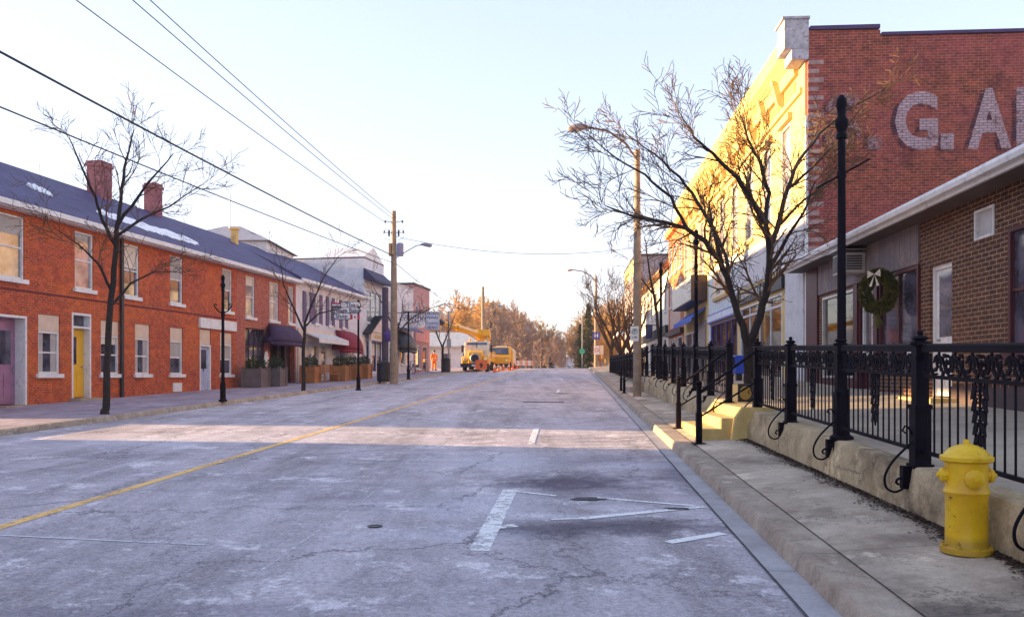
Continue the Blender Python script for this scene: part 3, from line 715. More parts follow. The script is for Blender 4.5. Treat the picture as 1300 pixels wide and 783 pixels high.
# tall narrow brick building
ff=Fac('narrow_brick_building','narrow pink and brown brick building with a square parapet beyond the cafe','building',LA,LK,65.42,70.3,1,.3)
fh=[(.8,1.6,4.3,6.0),(3.0,3.8,4.3,6.0),(.6,2.0,.6,2.5),(2.8,4.2,.3,2.5)]
ff.wall(7.3,fh,brick('faded pink brick',(.52,.24,.24),(.42,.17,.19),(.5,.35,.34),(.55,.3,.3)),depth=9)
for q in fh: ff.window(*q)
ff.part('parapet_cap',M_dark,[(-.06,ff.L+.06,-.10,9,7.305,7.45)])
ff.part('pink_panel',plain('pink panel',(.62,.25,.25),.7),[(.3,ff.L-.3,-.08,-.004,2.8,4.0)])
# off-frame terrace before the gap
fz_=Fac('near_brick_terrace','brick terrace standing before the gap at the left, outside the picture','building',LA,LK,-14,16.1,1,-1.6)
hz=[(1.5+3.2*i,2.5+3.2*i,2.8,4.7) for i in range(9)]+[(1.5+3.2*i,2.5+3.2*i,0,1.6) for i in range(9)]
fz_.wall(5.1,hz,M_br1,depth=8,ridge=7.35); fz_.gable_roof(5.13,7.35,4,8,M_roof,fasc=M_white,ends=0)
for q in hz: fz_.window(*q)
# added unseen block over the gap; stops higher sun, low rays pass beneath
fp=Fac('gap_sun_blocker','unseen brick block added over the gap between the two terraces to cut off the higher sun','building',LA,LK,16.12,19.48,1,-1.0)
mb=MB(); mb.prism([(0,2.5),(0,5.1),(4,7.33),(8,5.1),(8,3.5)],0,fp.L,'x'); mb.build('wall',M_br1,fp.root)
fp.gable_roof(5.13,7.35,4,8,M_roof,fasc=M_white,ends=-.01)
for q in ((.9,1.9,2.85,4.7),): fp.part('window',M_white,[(q[0],q[1],-.05,-.003,q[2],q[3])]); fp.part('pane',M_glass,[(q[0]+.06,q[1]-.06,-.06,-.051,q[2]+.06,q[3]-.06)])

# ---- right side
RA,RK=6.67,.065
M_big=plain('cream stucco',(.64,.47,.20),.75,var=.16,scale=1.2,dirt=(.62,.42,.16))
M_brk=brick('plum red side brick',(.38,.062,.026),(.16,.022,.016),(.38,.18,.13),(.44,.08,.12),stain=(.085,.018,.022))
fg=Fac('cream_commercial_block','large cream fronted block with a painted brick side wall facing the camera','building',RA,RK,22.8,45.9,-1,-.3)
S=fg.s_
gh=[]
n=9
for i in range(n):
    c=1.6+i*(fg.L-2.4)/(n-1) if i else 1.9
    gh.append((c-.5,c+.5,4.9,7.5))
shop1=(S(993),S(940),-.1,2.55); shop2=(S(936),S(903),-.1,2.3); shop3=(S(887),S(870),.1,2.3)
pd=(S(1017),S(1004),-.4,1.9)
fg.wall(8.9,gh+[shop1,shop2,shop3,pd],M_big,depth=14,rv=.22,name='front_wall')
# brick skin of the side wall, proud of the body, stepping down
mb=MB()
poly=[(0.05,-1.2),(0.05,9.55),(2.0,9.52),(2.0,9.35),(14,9.30),(14,-1.2)]
mb.prism([(-a,b) for a,b in poly],-.12,-.003,'x'); sw=mb.build('side_wall',M_brk,fg.root)
mb=MB(); mb.box(-.17,.3,-1.98,-.10,9.552,9.66); mb.box(-.17,.3,-14,-2.03,9.352,9.44); mb.build('wall_coping',plain('purple flashing',(.07,.03,.12),.6),sw)
mb=MB(); mb.box(-.16,.6,-.06,.60,9.05,9.86); mb.box(-.19,.64,-.09,.66,9.862,9.93); mb.box(-.15,.6,-.06,.40,8.75,9.05); mb.build('parapet_block',plain('flaking grey stucco',(.50,.46,.50),.85,var=.3,scale=4,dirt=(.24,.16,.2)),fg.root)
# quoins / rough brick edge
mb=MB()
for i in range(30):
    z=1.5+i*.245; mb.box(-.13,-.118,-.35-(.12 if i%2 else 0),-.06,z,z+.12)
mb.build('quoins',plain('pale mortar quoins',(.40,.26,.24),.9,var=.4,scale=6),sw)
mb=MB(); mb.box(-.135,-.02,-.052,.012,-1,7.2); mb.build('corner_board',M_white,sw)
# street face upper wall + cornice with brackets
mb=MB(); fg.box(mb,.62,fg.L,-.0,.4,8.9,9.6); mb.build('parapet',M_big,fg.root)
mb=MB(); mb.prism([(0.003,8.6),(.12,8.6),(.18,8.9),(.50,9.15),(.58,9.4),(.55,9.55),(.003,9.62)],.62,fg.L,'x'); mb.build('cornice',M_big,fg.root)
mb=MB(); fg.box(mb,.2,fg.L,-.09,-.003,7.95,8.1); mb.build('frieze_band',M_big,fg.root)
M_ochre=plain('ochre frieze paint',(.72,.42,.10),.7)
for i in range(12):
    s0=.9+i*(fg.L-1.6)/12
    fg.part('frieze_panel',M_ochre,[(s0,s0+1.1,-.03,-.003,8.15,8.5)])
    mb=MB(); mb.prism([(.003,8.1),(.20,8.25),(.38,8.98),(.003,8.98)],s0+1.25,s0+1.45,'x'); mb.build('cornice_bracket',M_big,fg.root)
for q in gh:
    fg.window(*q,frame=M_cream,glass=M_curt,sillmat=M_big)
    fg.part('window_hood',M_big,[(q[0]-.15,q[1]+.15,-.14,-.003,7.55,7.75)])
M_pale_shade=plain('pale shade-toned render',(.62,.60,.62),.75,var=.15,scale=1.5,dirt=(.45,.42,.44))  # white pier paint; over the shopfront it puts the facade's shade into colour
fg.part('shaded_render_band',M_pale_shade,[(.02,S(938),-.03,-.004,3.25,4.55),(.02,S(998),-.035,-.004,-1,3.24)])  # upper band paints in shade under the sunlit stucco; lower piece is the pier
fg.part('fascia_sign',M_dark,[(S(997),S(938),-.12,-.036,2.66,3.1)])
fs=side_text(fg,(S(997)+S(938))/2,.125,2.88,'FLOWERS GIFTS & ANTIQUES',.30,'lettering',M_white,fg.root,.004,xs=1.15)
fg.door(*pd,plain('grey door',(.28,.27,.30),.5),frame=M_pale_shade,d=.18)
M_int=plain('shop interior',(.42,.30,.20),.8,var=.6,scale=1.1)
fg.window(*shop1,frame=M_white,glass=clearglass(),mull=0,vert=3,sill=False)
def interior(fc,q,depth,mat,floor=True,seed=1,items=10,cols=None):
    a,b,c,d=q; mb=MB()
    fc.box(mb,a-.05,b+.05,depth,depth+.03,c-.2,d+.1); fc.box(mb,a-.08,a-.05,.25,depth,c-.2,d+.1); fc.box(mb,b+.05,b+.08,.25,depth,c-.2,d+.1); fc.box(mb,a-.05,b+.05,.25,depth,c-.2,c-.17+.15); fc.box(mb,a-.05,b+.05,.25,depth,d+.07,d+.1)
    bk=mb.build('display_interior',mat,fc.root)
    rnd=random.Random(seed); cols=cols or [(.7,.6,.5),(.6,.15,.08),(.75,.4,.1),(.15,.25,.45),(.75,.72,.66),(.2,.3,.15)]
    for i in range(items):
        m=plain('display colour %d'%(i%len(cols)),cols[i%len(cols)],.6)
        s0=rnd.uniform(a+.1,b-.5); z0=c-.02+rnd.choice([0,0,.55,1.0]); w=rnd.uniform(.15,.45); h=rnd.uniform(.2,.6); dd=rnd.uniform(.35,depth-.2)
        mb=MB(); fc.box(mb,s0,s0+w,dd,dd+.08,z0,min(z0+h,d-.1)); mb.build('display_item',m,bk)
interior(fg,shop1,1.2,M_int,seed=3,items=9)
# transom bars over window
fg.part('window_head',M_pale_shade,[(shop1[0],shop1[1],.0,.06,2.15,2.22)])
M_vio=plain('violet shopfront paint',(.10,.06,.28),.5)
fg.window(*shop2,frame=M_vio,glass=clearglass(),mull=0,vert=4,sill=False); interior(fg,shop2,1.0,M_int,seed=5,items=8)
fg.part('lilac_front',plain('pale blue front',(.60,.66,.70),.7),[(S(938)+.01,S(900.5),-.03,-.004,2.75,4.8),(S(903)+.01,S(900.5),-.035,-.004,-.6,2.74)])
fg.part('blue_sign',plain('blue sign surround',(.10,.13,.42),.5),[(S(937),S(902),-.16,-.036,2.36,2.74)])
fg.part('sign_face',plain('pale sign face',(.62,.66,.78),.5),[(S(937)+.1,S(902)-.1,-.17,-.161,2.43,2.68)])
bs=fg.part('panel_sign',plain('gold sign frame',(.50,.28,.05),.5),[(S(926),S(909),-.16,-.036,3.25,4.5)])
fg.part('panel_face',plain('cream sign face',(.75,.62,.45),.5),[(S(926)+.12,S(909)-.12,-.17,-.161,3.37,4.38)],parent=bs)
side_text(fg,(S(926)+S(909))/2,.175,4.02,'CHINESE',.42,'lettering',plain('orange lettering',(.8,.22,.02),.5),bs,.01)
side_text(fg,(S(926)+S(909))/2,.175,3.58,'FOOD',.30,'lettering',M_dark,bs,.004)
bx=fg.part('box_sign',plain('dark sign box',(.06,.035,.03),.5),[(S(898),S(871),-.75,-.004,3.55,4.75)])
fg.part('sign_face',plain('cream box sign face',(.72,.66,.56),.5),[(S(898)+.06,S(871)-.06,-.77,-.751,3.6,4.7)],parent=bx)
mb=MB(); mb.prism([(.004,3.3),(.004,3.2),(.65,2.75),(.65,2.6),(.68,2.6),(.68,2.8)],S(896),S(871),'x'); mb.build('blue_awning',plain('blue awning canvas',(.05,.12,.50),.7),fg.root)
fg.window(*shop3,frame=M_white,glass=M_glass,vert=1)
fg.part('brick_pier',brick('grey pier brick',(.34,.26,.24),(.26,.2,.2),(.4,.34,.32)),[(S(897),S(888),-.08,-.004,-.6,2.6)])

# red brick building
fh_=Fac('red_brick_shop','three storey red brick shop with a pale painted panel, beyond the cream block','building',RA,RK,45.92,52.9,-1,.2)
rh=[(.8,1.8,6.3,8.0),(3.0,4.0,6.3,8.0),(5.2,6.2,6.3,8.0),(1.2,2.1,4.3,5.7),(5.0,5.9,4.3,5.7),(.6,3.0,.4,2.3),(3.5,4.4,.2,2.3),(4.9,6.4,.4,2.3)]
fh_.wall(9.2,rh,brick('salmon brick',(.62,.15,.045),(.5,.10,.03),(.45,.25,.15),(.66,.22,.05)),depth=12)
for i,q in enumerate(rh):
    fh_.window(*q,frame=M_white,glass=M_curt if i<5 else M_glass)
fh_.part('painted_panel',plain('faded panel',(.62,.42,.34),.8,var=.3),[(1.2,5.8,-.05,-.004,2.9,4.1)])
fh_.part('shop_cornice',M_dwood,[(.1,fh_.L-.1,-.22,-.004,2.45,2.75)])
fh_.part('cornice',M_ochre,[(0,fh_.L,-.25,-.004,8.75,9.15)])
# cream row
fi=Fac('cream_shop_row','long cream shop row with a brown lean-to roof edge, behind the street light pole','building',RA,RK,52.92,71.5,-1,.3)
ih=[(1+2.9*i,2+2.9*i,4.3,6.1) for i in range(6)]+[(1+2.9*i,2.9+2.9*i,.5,2.5) for i in range(6)]
fi.wall(7.2,ih,plain('ivory stucco',(.72,.66,.58),.75,var=.15,scale=1),depth=10)
for q in ih: fi.window(*q,frame=M_white,glass=M_glass)
mb=MB(); mb.prism([(.5,6.9),(.5,7.0),(-.3,7.9),(-3,7.9),(-3,7.3),(.003,6.95)],-.1,fi.L+.1,'x'); mb.build('mansard_roof',plain('orange brown shingle',(.38,.20,.09),.85,var=.4),fi.root)
fi.part('shop_fascia',M_dark,[(.1,fi.L-.1,-.2,-.004,2.7,3.3)])
# taller block behind
fj=Fac('tall_far_block','tall grey-violet block with a pale top behind the street light pole','building',RA-.4,RK,73,86,-1,.5)
jh=[(1+3*i,2+3*i,z,z+1.8) for i in range(4) for z in (1.2,4.4,7.6)]
fj.wall(10.7,jh,brick('violet grey brick',(.40,.31,.33),(.33,.25,.28),(.45,.4,.4)),depth=9)
for q in jh: fj.window(*q)
fj.part('parapet_cap',M_dark,[(-.1,fj.L+.1,-.12,9,10.705,10.85)])
fj.part('front_render',M_big,[(.0,fj.L,-.04,-.004,9.4,10.7)])
# low red-brown building at the end of the street
fk=Fac('low_brick_building','low orange-brown brick building with a flat white roof edge near the blue sign','building',RA-1.6+.6,RK+.012,97,112,-1,.0)
kh=[(1.5,3.5,1.6,3.4),(6,8,1.6,3.4),(10.5,12.5,1.6,3.4)]
fk.wall(4.9,kh,brick('end brick',(.5,.17,.07),(.4,.12,.05),(.4,.28,.2)),depth=14)
for q in kh: fk.window(*q)
fk.part('roof_edge',M_white,[(-.3,fk.L+.3,-.5,14,4.905,5.3)])
# white house at far left end
wl=root('white_far_house','long low white house with small dark windows beyond the orange suited worker','house',(-9.4,92,.5),0,zo=.5)
mb=MB(); mb.box(-4.5,5.2,0,8,-.5,3.2); mb.build('wall',M_sid,wl)
mb=MB(); mb.prism([(-.5,3.2),(4,4.9),(8.5,3.2),(4,5.05),(-.5,3.32)][:1]+[(8.5,3.2),(8.5,3.35),(4,5.1),(-.5,3.35)],-4.9,5.6,'x'); mb.build('roof',plain('pale roof',(.55,.52,.5),.8),wl)
for x in (-3.2,-.8,1.6,3.9):
    w_=MB().box(x-.06,x+.96,-.06,-.003,1.14,2.56).build('window',M_white,wl); MB().box(x,x+.9,-.075,-.061,1.2,2.5).build('pane',M_glass,w_)

# brown brick shop, nearest on the right
M_bbr=brick('brown brick',(.11,.036,.016),(.055,.018,.012),(.36,.25,.17),(.15,.055,.02),w=.225,h=.077,ms=.009)
BA=6.70
bb=Fac('brown_brick_shop','single storey brown brick shop with white eaves, nearest the camera on the right','building',BA,RK,7.0,22.6,-1,-.42)
S=bb.s_
sw1=(S(1085),S(1044.5),-.05,2.02); sdr=(S(1111),S(1091),-.38,2.05); sw2=(S(1166),S(1117),.0,2.1); wd=(S(1208.5),S(1180),-.38,2.0); vt=(S(1263),S(1238),2.2,2.68); rw=(.8,S(1281),.35,2.22)
bwall=(sw1,sdr,sw2,wd,vt,rw)
bb.wall(2.9,[h for h in bwall],M_bbr,depth=13,rv=.30)
M_vb=boards('weathered violet boards',(.22,.17,.18),.26,'x',dirt=(.38,.28,.2)); M_dred=plain('dark red paint',(.075,.010,.014),.5,var=.3)
bb.part('board_panel',M_vb,[(S(1168),S(1040),-.04,-.004,2.12,2.88)])
bb.part('corner_pillar',M_dred,[(S(1040)+.01,bb.L,-.06,-.004,-1,2.88)])
bb.part('stall_riser',M_dred,[(S(1090),S(1041),-.05,-.004,-1,-.08)])
for q in ((S(1090.5),S(1085.5),-.05,.25,-1,2.1),(S(1116),S(1111.5),-.05,.25,-1,2.1),(S(1169),S(1166.5),-.05,.25,-1,2.1)): bb.part('shop_post',M_dred,[q])
bb.part('plinth',plain('dark plinth',(.07,.045,.05),.8),[(.0,S(1209),-.03,-.004,-1,-.18),(S(1179),S(1169.5),-.03,-.004,-1,-.18)])
M_silv=plain('pale metal frame',(.55,.52,.5),.35,.4)
bb.window(*sw1,frame=M_silv,glass=clearglass(),mull=0,vert=1,sill=False); interior(bb,sw1,1.1,plain('bright shop interior',(.75,.68,.55),.8,var=.4),seed=8,items=12)
bb.door(*sdr,M_dred,frame=M_dred,d=.10,lite=(sdr[0]+.2,sdr[1]-.2,.5,1.85))
mb=MB(); 
bb.window(sdr[0]+.18,sdr[1]-.18,.45,1.9,d=.07,fw=.05,mull=0,sill=False)
bb.window(*sw2,frame=M_dred,glass=M_glass,mull=0,vert=1,sill=False)
bb.part('paper_notice',M_white,[(sw2[0]+.25,sw2[0]+.6,.03,.040,.1,.5)])
bb.door(*wd,M_white,frame=M_white,d=.10,fd=.06,fw=.08,lite=(wd[0]+.2,wd[1]-.2,.7,1.85),label='white door with a tall narrow window')
bb.window(*vt,frame=M_white,glass=plain('frosted pane',(.5,.48,.5),.3),mull=0,sill=False,d=.04,fw=.04)
bb.window(*rw,frame=M_dred,glass=M_glass,mull=1,vert=1,sillmat=M_dred)
bb.part('doorstep',M_step_sun,[(wd[0]-.3,wd[1]+.3,-.5,.0,-.9,-.384)],bevel=.01)
# eaves
mb=MB(); bb.box(mb,-.3,bb.L+.35,-.5,13,2.905,3.0); mb.build('roof',M_dark,bb.root)
mb=MB(); bb.box(mb,-.3,bb.L+.4,-.56,-.503,2.86,3.05); e=mb.build('fascia',M_white,bb.root)
mb=MB(); mb.prism([(.563,2.93),(.563,3.06),(.66,3.06),(.68,3.0),(.66,2.93)],-.3,bb.L+.45,'x'); mb.build('gutter',M_white,e)
mb=MB(); bb.box(mb,-.3,bb.L+.35,-.50,-.045,2.87,2.9); mb.build('soffit',plain('dark soffit',(.10,.07,.07),.7),bb.root)
# rooftop vent
v_=MB().lathe([(.0,0),(.18,0),(.18,.3),(.28,.3),(.28,.38),(.08,.46),(0,.46)],12,(S(1092),-1.2,3.0)); v_.build('roof_vent',M_galv,bb.root)
# air conditioner: separate thing hung on the board panel
acx,acY=S(1095),0
ac=root('air_conditioner','beige window air conditioner jutting from the board panel of the brown shop','air conditioner',bb.root.matrix_basis@Vector((S(1095),.05,2.28+.42)),bb.root.rotation_euler.z)
MB().box(-.34,.34,0,.5,0,.46).build('case',plain('beige metal',(.45,.40,.38),.5),ac,bevel=.015,local=True)
g=MB()
for i in range(8): g.box(-.28,.28,.503,.515,.06+i*.045,.085+i*.045)
for i in range(6): g.box(-.352,-.342,.08,.42,.08+i*.055,.11+i*.055)
g.build('grille',M_dark,ac,local=True)
MB().box(-.42,.42,0,.62,.50,.53).build('rain_cover',M_galv,ac,local=True)
# wreath
wr=root('christmas_wreath','dark green wreath with a pale bow hanging in the brown shop window','wreath',bb.root.matrix_basis@Vector((S(1134),.30,1.72+.42)),bb.root.rotation_euler.z+R(30)); wr.scale=(1.25,1.2,1.3)
g=MB(); rnd=random.Random(3)
for i in range(6000):
    t=rnd.random()*6.283; p=rnd.random()*6.283; rr=.26+.075*math.cos(p); q=Vector((rr*math.cos(t),.06*math.sin(p),rr*math.sin(t)))
    d=Vector((math.cos(t)*math.cos(p)+rnd.gauss(0,.5),math.sin(p)+rnd.gauss(0,.4),math.sin(t)*math.cos(p)+rnd.gauss(0,.5))).normalized()*rnd.uniform(.03,.08)
    n_=d.cross(Vector((rnd.random(),rnd.random(),rnd.random()))).normalized()*.013
    g.add([q-n_,q+n_,q+d],[(0,1,2)])
for i in range(150):
    q=Vector((rnd.gauss(0,.03),rnd.gauss(0,.02),-.33-.2*rnd.random())); d=Vector((rnd.gauss(0,.03),0,-.07)); g.add([q,q+Vector((.015,0,0)),q+d],[(0,1,2)])
g.build('greenery',plain('wreath green',(.12,.11,.025),.9,bmp=0,var=.5,scale=12),wr,local=True)
g=MB()
for sx in (-1,1): g.add([(0,.09,.27),(sx*.12,.10,.34),(sx*.13,.10,.22)],[(0,1,2)]); g.add([(0,.09,.27),(sx*.05,.10,.08),(sx*.1,.10,.09)],[(0,1,2)])
bw=g.build('bow',plain('cream ribbon',(.7,.62,.5),.6),wr,local=True); m=bw.modifiers.new('s','SOLIDIFY'); m.thickness=.008

# painted wall lettering  "S.G. AR"
M_let=wornpaint('faded whitewash lettering',(.56,.38,.42),None,.50,3.0,True)
M_lsh=wornpaint('faded dark letter shade',(.09,.03,.06),None,.60,4,True)
M_letf=wornpaint('very faded whitewash lettering',(.50,.31,.35),None,.63,4,True)
def wall_letter(ch,px0,px1,py0,py1,mat):
    Y=22.6; X0,X1=ax(px0,Y),ax(px1,Y); z0,z1=az(py1,Y),az(py0,Y); xo=RA+RK*22.8
    for mt,off,dx,dz in ((M_lsh,.0062,-.13,-.05),(mat,.012,0,0)):
        if ch=='.':
            g=MB(); g.box(-.12-off-.002,-.12-off,-(X0-xo)-dx,-(X1-xo)-dx,z0+dz,z1+dz); g.build('painted_letter',mt,sw); continue
        o=textmesh(ch,2.0,'painted_letter',mt,sw,Matrix.Identity(4),.07,.001); me=o.data
        xs=[v.co.x for v in me.vertices]; ys=[v.co.y for v in me.vertices]; a,b,c,d=min(xs),max(xs),min(ys),max(ys)
        for v in me.vertices:
            u=(v.co.x-a)/(b-a); t=(v.co.y-c)/(d-c); v.co=(-.12-off-v.co.z,-(X0+(X1-X0)*u-xo)-dx,z0+(z1-z0)*t+dz-ZO[fg.root.name])
for ch,x0,x1,y0,y1,mt in (('S',1050,1094,118,190,M_letf),('.',1102,1119,172,190,M_letf),('G',1135,1188,118,192,M_let),('.',1191,1207,172,192,M_let),('A',1224,1277,116,192,M_let),('R',1283,1334,116,192,M_let)):
    wall_letter(ch,x0,x1,y0,y1,mt)

# ------------------------------------------------------------------ steps
st=root('concrete_steps','worn sunlit concrete steps between the fences, with a crumbled near edge','steps',(3.4,14.2,sideR(3.2,14.2)),math.atan2(-.069,1)*1,zo=None)
L0,L1=-.75,1.75
g=MB(); H=fz(14.5)-sideR(3.2,14.2)+.02
tr=[(-.22,H/3),(.10,H*2/3),(.42,H)]
prof=[(-.22,-.2),(-.22,H/3),(.10,H/3),(.10,H*2/3),(.42,H*2/3),(.42,H),(1.1,H),(1.1,-.2)]
g.prism([(a,b) for a,b in prof],L0+.10,L1,'y'); g.build('flight',M_step_sun,st,bevel=.018,local=True)
g=MB(); g.prism([(.5,-.2),(.22,-.2),(.30,H-.16),(.42,H+.01),(.9,H+.01),(.9,-.2)],L0-.10,L0+.097,'y'); g.build('cheek_wall',M_step_sun,st,bevel=.01,local=True)
g=MB(); g.prism([(.5,-.2),(.22,-.2),(.30,H-.16),(.42,H+.01),(.9,H+.01),(.9,-.2)],L1+.003,L1+.20,'y'); g.build('cheek_wall',M_step_sun,st,bevel=.01,local=True)

# ------------------------------------------------------------------ iron fence
def finial_mb(g,x=0,y=0,z=1.06,s=1):
    g.lathe([(.0,z-.002),(.085*s,z),(.085*s,z+.025),(.05*s,z+.035),(.05*s,z+.045),(.072*s,z+.055),(.06*s,z+.075),(.025*s,z+.085),(.02*s,z+.095),(.028*s,z+.11),(.02*s,z+.128),(.0,z+.135)],10,(x,y,0))
def spiral(cx,cz,r0,turns,a0,dirn=1,n=14,y=0):
    return [(cx+r0*(1-.82*i/n)*math.cos(a0+dirn*turns*6.283*i/n),y,cz+r0*(1-.82*i/n)*math.sin(a0+dirn*turns*6.283*i/n)) for i in range(n+1)]
def frieze_mesh(L,H=.20,nrep=7):
    g=MB(); w=L/nrep
    for k in range(nrep):
        c=w*(k+.5); f=1 if k%2 else -1
        g.tube(spiral(c-f*w*.12,H*.52,H*.36,1.3,R(90),f,12),.011,5)
        g.tube([(c-w*.5,0,H*.1),(c-w*.25,0,H*.05),(c,0,H*.25),(c+w*.2,0,H*.75),(c+w*.5,0,H*.9)][::1],[.008,.014,.012,.014,.008],5)
        for (dx,dz,a) in ((.28,.30,40),(-.32,.72,130),(.34,.62,70),(-.02,.5,100),(-.38,.28,-30),(.05,.85,20),(.15,.12,-40),(-.15,.2,60),(.45,.85,110),(-.45,.55,80)):
            p=Vector((c+dx*w,0,dz*H)); d=Vector((math.cos(R(a)),0,math.sin(R(a))))*.048; n_=Vector((-d.z,0,d.x))*.42
            for yy in (.007,):
                g.add([p-d+Vector((0,yy,0)),p-n_+Vector((0,yy,0)),p+d+Vector((0,yy,0)),p+n_+Vector((0,yy,0)),p-d-Vector((0,yy,0)),p-n_-Vector((0,yy,0)),p+d-Vector((0,yy,0)),p+n_-Vector((0,yy,0))],
                  [(0,1,2,3),(4,7,6,5),(0,4,5,1),(1,5,6,2),(2,6,7,3),(3,7,4,0)])
    return g
def drop_mesh():
    g=MB()   # hanging leaf ornament, z from 0 down to -.52
    for k in range(5):
        z=-.04-.09*k; s=1-.12*k
        for f in (-1,1):
            g.tube(spiral(f*.045*s,z,.045*s,1.1,R(90),f,9),.008,4)
            p=Vector((f*.09*s,0,z-.04)); d=Vector((f*.045,0,-.05)); n_=Vector((-d.z,0,d.x))*.5
            g.add([p-d,p-n_,p+d,p+n_,*(q+Vector((0,.01,0)) for q in (p-d,p-n_,p+d,p+n_))],[(0,1,2,3),(4,7,6,5),(0,4,5,1),(1,5,6,2),(2,6,7,3),(3,7,4,0)])
    g.tube([(0,0,0),(0,0,-.5)],[.012,.006],5); g.tube([(-.11,0,0),(-.09,0,-.3),(0,0,-.52)],.007,4); g.tube([(.11,0,0),(.09,0,-.3),(0,0,-.52)],.007,4)
    return g
meshcache={}
def inst(name,key,fn,mat,parent,loc,rot=(0,0,0),sub=None,scale=None):
    if key not in meshcache:
        o=fn().build(name,mat,None,smooth=True,local=True); meshcache[key]=o.data; 
    else:
        o=bpy.data.objects.new(name,meshcache[key]); COL.objects.link(o)
    o.parent=parent; o.location=loc; o.rotation_euler=rot
    if scale: o.scale=scale
    return o
def fence_post(big=True):
    g=MB(); s=.055
    g.box(-.085,.085,-.085,.085,-.02,.02); g.box(-.068,.068,-.068,.068,.02,.52); g.box(-.076,.076,-.076,.076,.50,.54); g.box(-s,s,-s,s,.54,1.05); g.box(-.062,.062,-.062,.062,.93,.96)
    return g
def bracket():
    g=MB() # in xz plane, towards -x (street) and down the wall front
    pts=[(-.05,0,.34),(-.12,0,.37),(-.13,0,.32),(-.09,0,.31)]
    g.tube([(-.055,0,.26),(-.10,0,.34),(-.13,0,.35),(-.15,0,.31),(-.12,0,.285)],.009,5)
    sm=lambda P:[tuple(((Vector(P[max(i-1,0)])*-.5+Vector(P[i])*1.5+Vector(P[min(i+1,len(P)-1)])*-1.5+Vector(P[min(i+2,len(P)-1)])*.5)*t**3+(Vector(P[max(i-1,0)])-Vector(P[i])*2.5+Vector(P[min(i+1,len(P)-1)])*2-Vector(P[min(i+2,len(P)-1)])*.5)*t*t+(Vector(P[min(i+1,len(P)-1)])-Vector(P[max(i-1,0)]))*.5*t+Vector(P[i]))) for i in range(len(P)-1) for t in (0,.25,.5,.75)]+[tuple(P[-1])]
    g.tube(sm([(-.055,0,.22),(-.14,0,.14),(-.24,0,.03),(-.30,0,-.09),(-.29,0,-.19),(-.22,0,-.23),(-.15,0,-.20),(-.135,0,-.14),(-.18,0,-.11),(-.205,0,-.145),(-.18,0,-.165)]),.011,6)
    g.box(-.16,-.02,-.04,.04,-.20,-.0)
    return g
def make_fence(label,Ys,nb,brk=True,frieze=True,skip_first_post=False):
    Y0=Ys[0]; rt=root('iron_fence',label,'fence',(XF(Y0),Y0,fz(Y0)),0,group=None)
    ox,oy,oz=rt.location
    kk=math.atan2(.069,1)
    for i,Y in enumerate(Ys):
        x,z=XF(Y)-ox,fz(Y)-oz
        p=inst('post','post',fence_post,M_iron,rt,(x,Y-oy,z),(0,0,-kk))
        inst('finial','finial',lambda:(lambda g:(finial_mb(g),g)[1])(MB()),M_iron,p,(0,0,0))
        if brk: inst('scroll_bracket','bracket',bracket,M_iron,rt,(x,Y-oy,z),(0,0,-kk))
    for i in range(len(Ys)-1):
        Ya,Yb=Ys[i],Ys[i+1]
        a=Vector((XF(Ya)-ox,Ya-oy,fz(Ya)-oz)); b=Vector((XF(Yb)-ox,Yb-oy,fz(Yb)-oz)); d=(b-a); L=d.length
        yaw=math.atan2(d.y,d.x); pit=-math.asin(d.z/L); m=round(L,2)
        key='%.2f'%L
        def top(): 
            g=MB(); g.box(.05,L-.05,-.028,.028,1.0,1.045); g.tube([(.05,0,1.05),(L-.05,0,1.05)],.022,8); return g
        inst('top_rail','top'+key,top,M_iron,rt,a,(0,pit,yaw))
        inst('middle_rail','mid'+key,lambda:MB().box(.05,L-.05,-.018,.018,.775,.805),M_iron,rt,a,(0,pit,yaw))
        inst('bottom_rail','bot'+key,lambda:MB().box(.05,L-.05,-.018,.018,.12,.15),M_iron,rt,a,(0,pit,yaw))
        if frieze:
            inst('scroll_frieze','fr'+key,lambda:frieze_mesh(L-.12),M_iron,rt,a+Vector((0,0,.80))+d*(.06/L),(0,pit,yaw))
            inst('drop_ornament','drop',drop_mesh,M_iron,rt,a+d*.5+Vector((0,0,.775)),(0,0,yaw))
        for k in range(nb):
            t=(k+1)/(nb+1)
            if abs(t-.5)<.02 and frieze: continue
            inst('baluster','bal',lambda:MB().tube([(0,0,.14),(0,0,.785)],.0085,6),M_iron,rt,a+d*t,(0,0,0))
    return rt
make_fence('black iron fence nearest the camera, between the yellow hydrant and the steps',[.9,3.0,5.1,7.2,9.3,11.4,13.4],14)
make_fence('black iron fence past the steps, up to the tan street light pole',[15.75,17.8,19.9,22,24.1,26.2,28.3,30],11)
make_fence('black iron fence farthest up the street, beyond the second stair gap',[32.4+2.15*i for i in range(14)],7,brk=False)
# handrails
def handrail(label,P0,P1,h0=.92,h1=1.0):
    x,y,z=P0; rt=root('stair_handrail',label,'handrail',P0)
    g=MB(); g.box(-.045,.045,-.045,.045,0,.50); g.box(-.10,.10,-.10,.10,0,.015); g.box(-.034,.034,-.034,.034,.50,.90); g.lathe([(0,.90),(.06,.90),(.06,.92),(.035,.935),(.055,.96),(.055,.985),(.02,1.02),(0,1.03)],10); g.build('post',M_iron,rt,local=True)
    d=Vector(P1)-Vector(P0); 
    MB().tube([(0,0,.82),tuple(d+Vector((0,0,h1)))],.022,7).build('upper_rail',M_iron,rt,local=True)
    MB().tube([(0,0,.42),tuple(d+Vector((0,0,.5)))],.016,6).build('lower_rail',M_iron,rt,local=True)
    return rt
def on_side(X,Y): return (X,Y,sideR(X,Y))
handrail('near black handrail on the sunlit steps, left of the tree trunk',on_side(3.0,13.15),(XF(13.4),13.4,fz(13.4)))
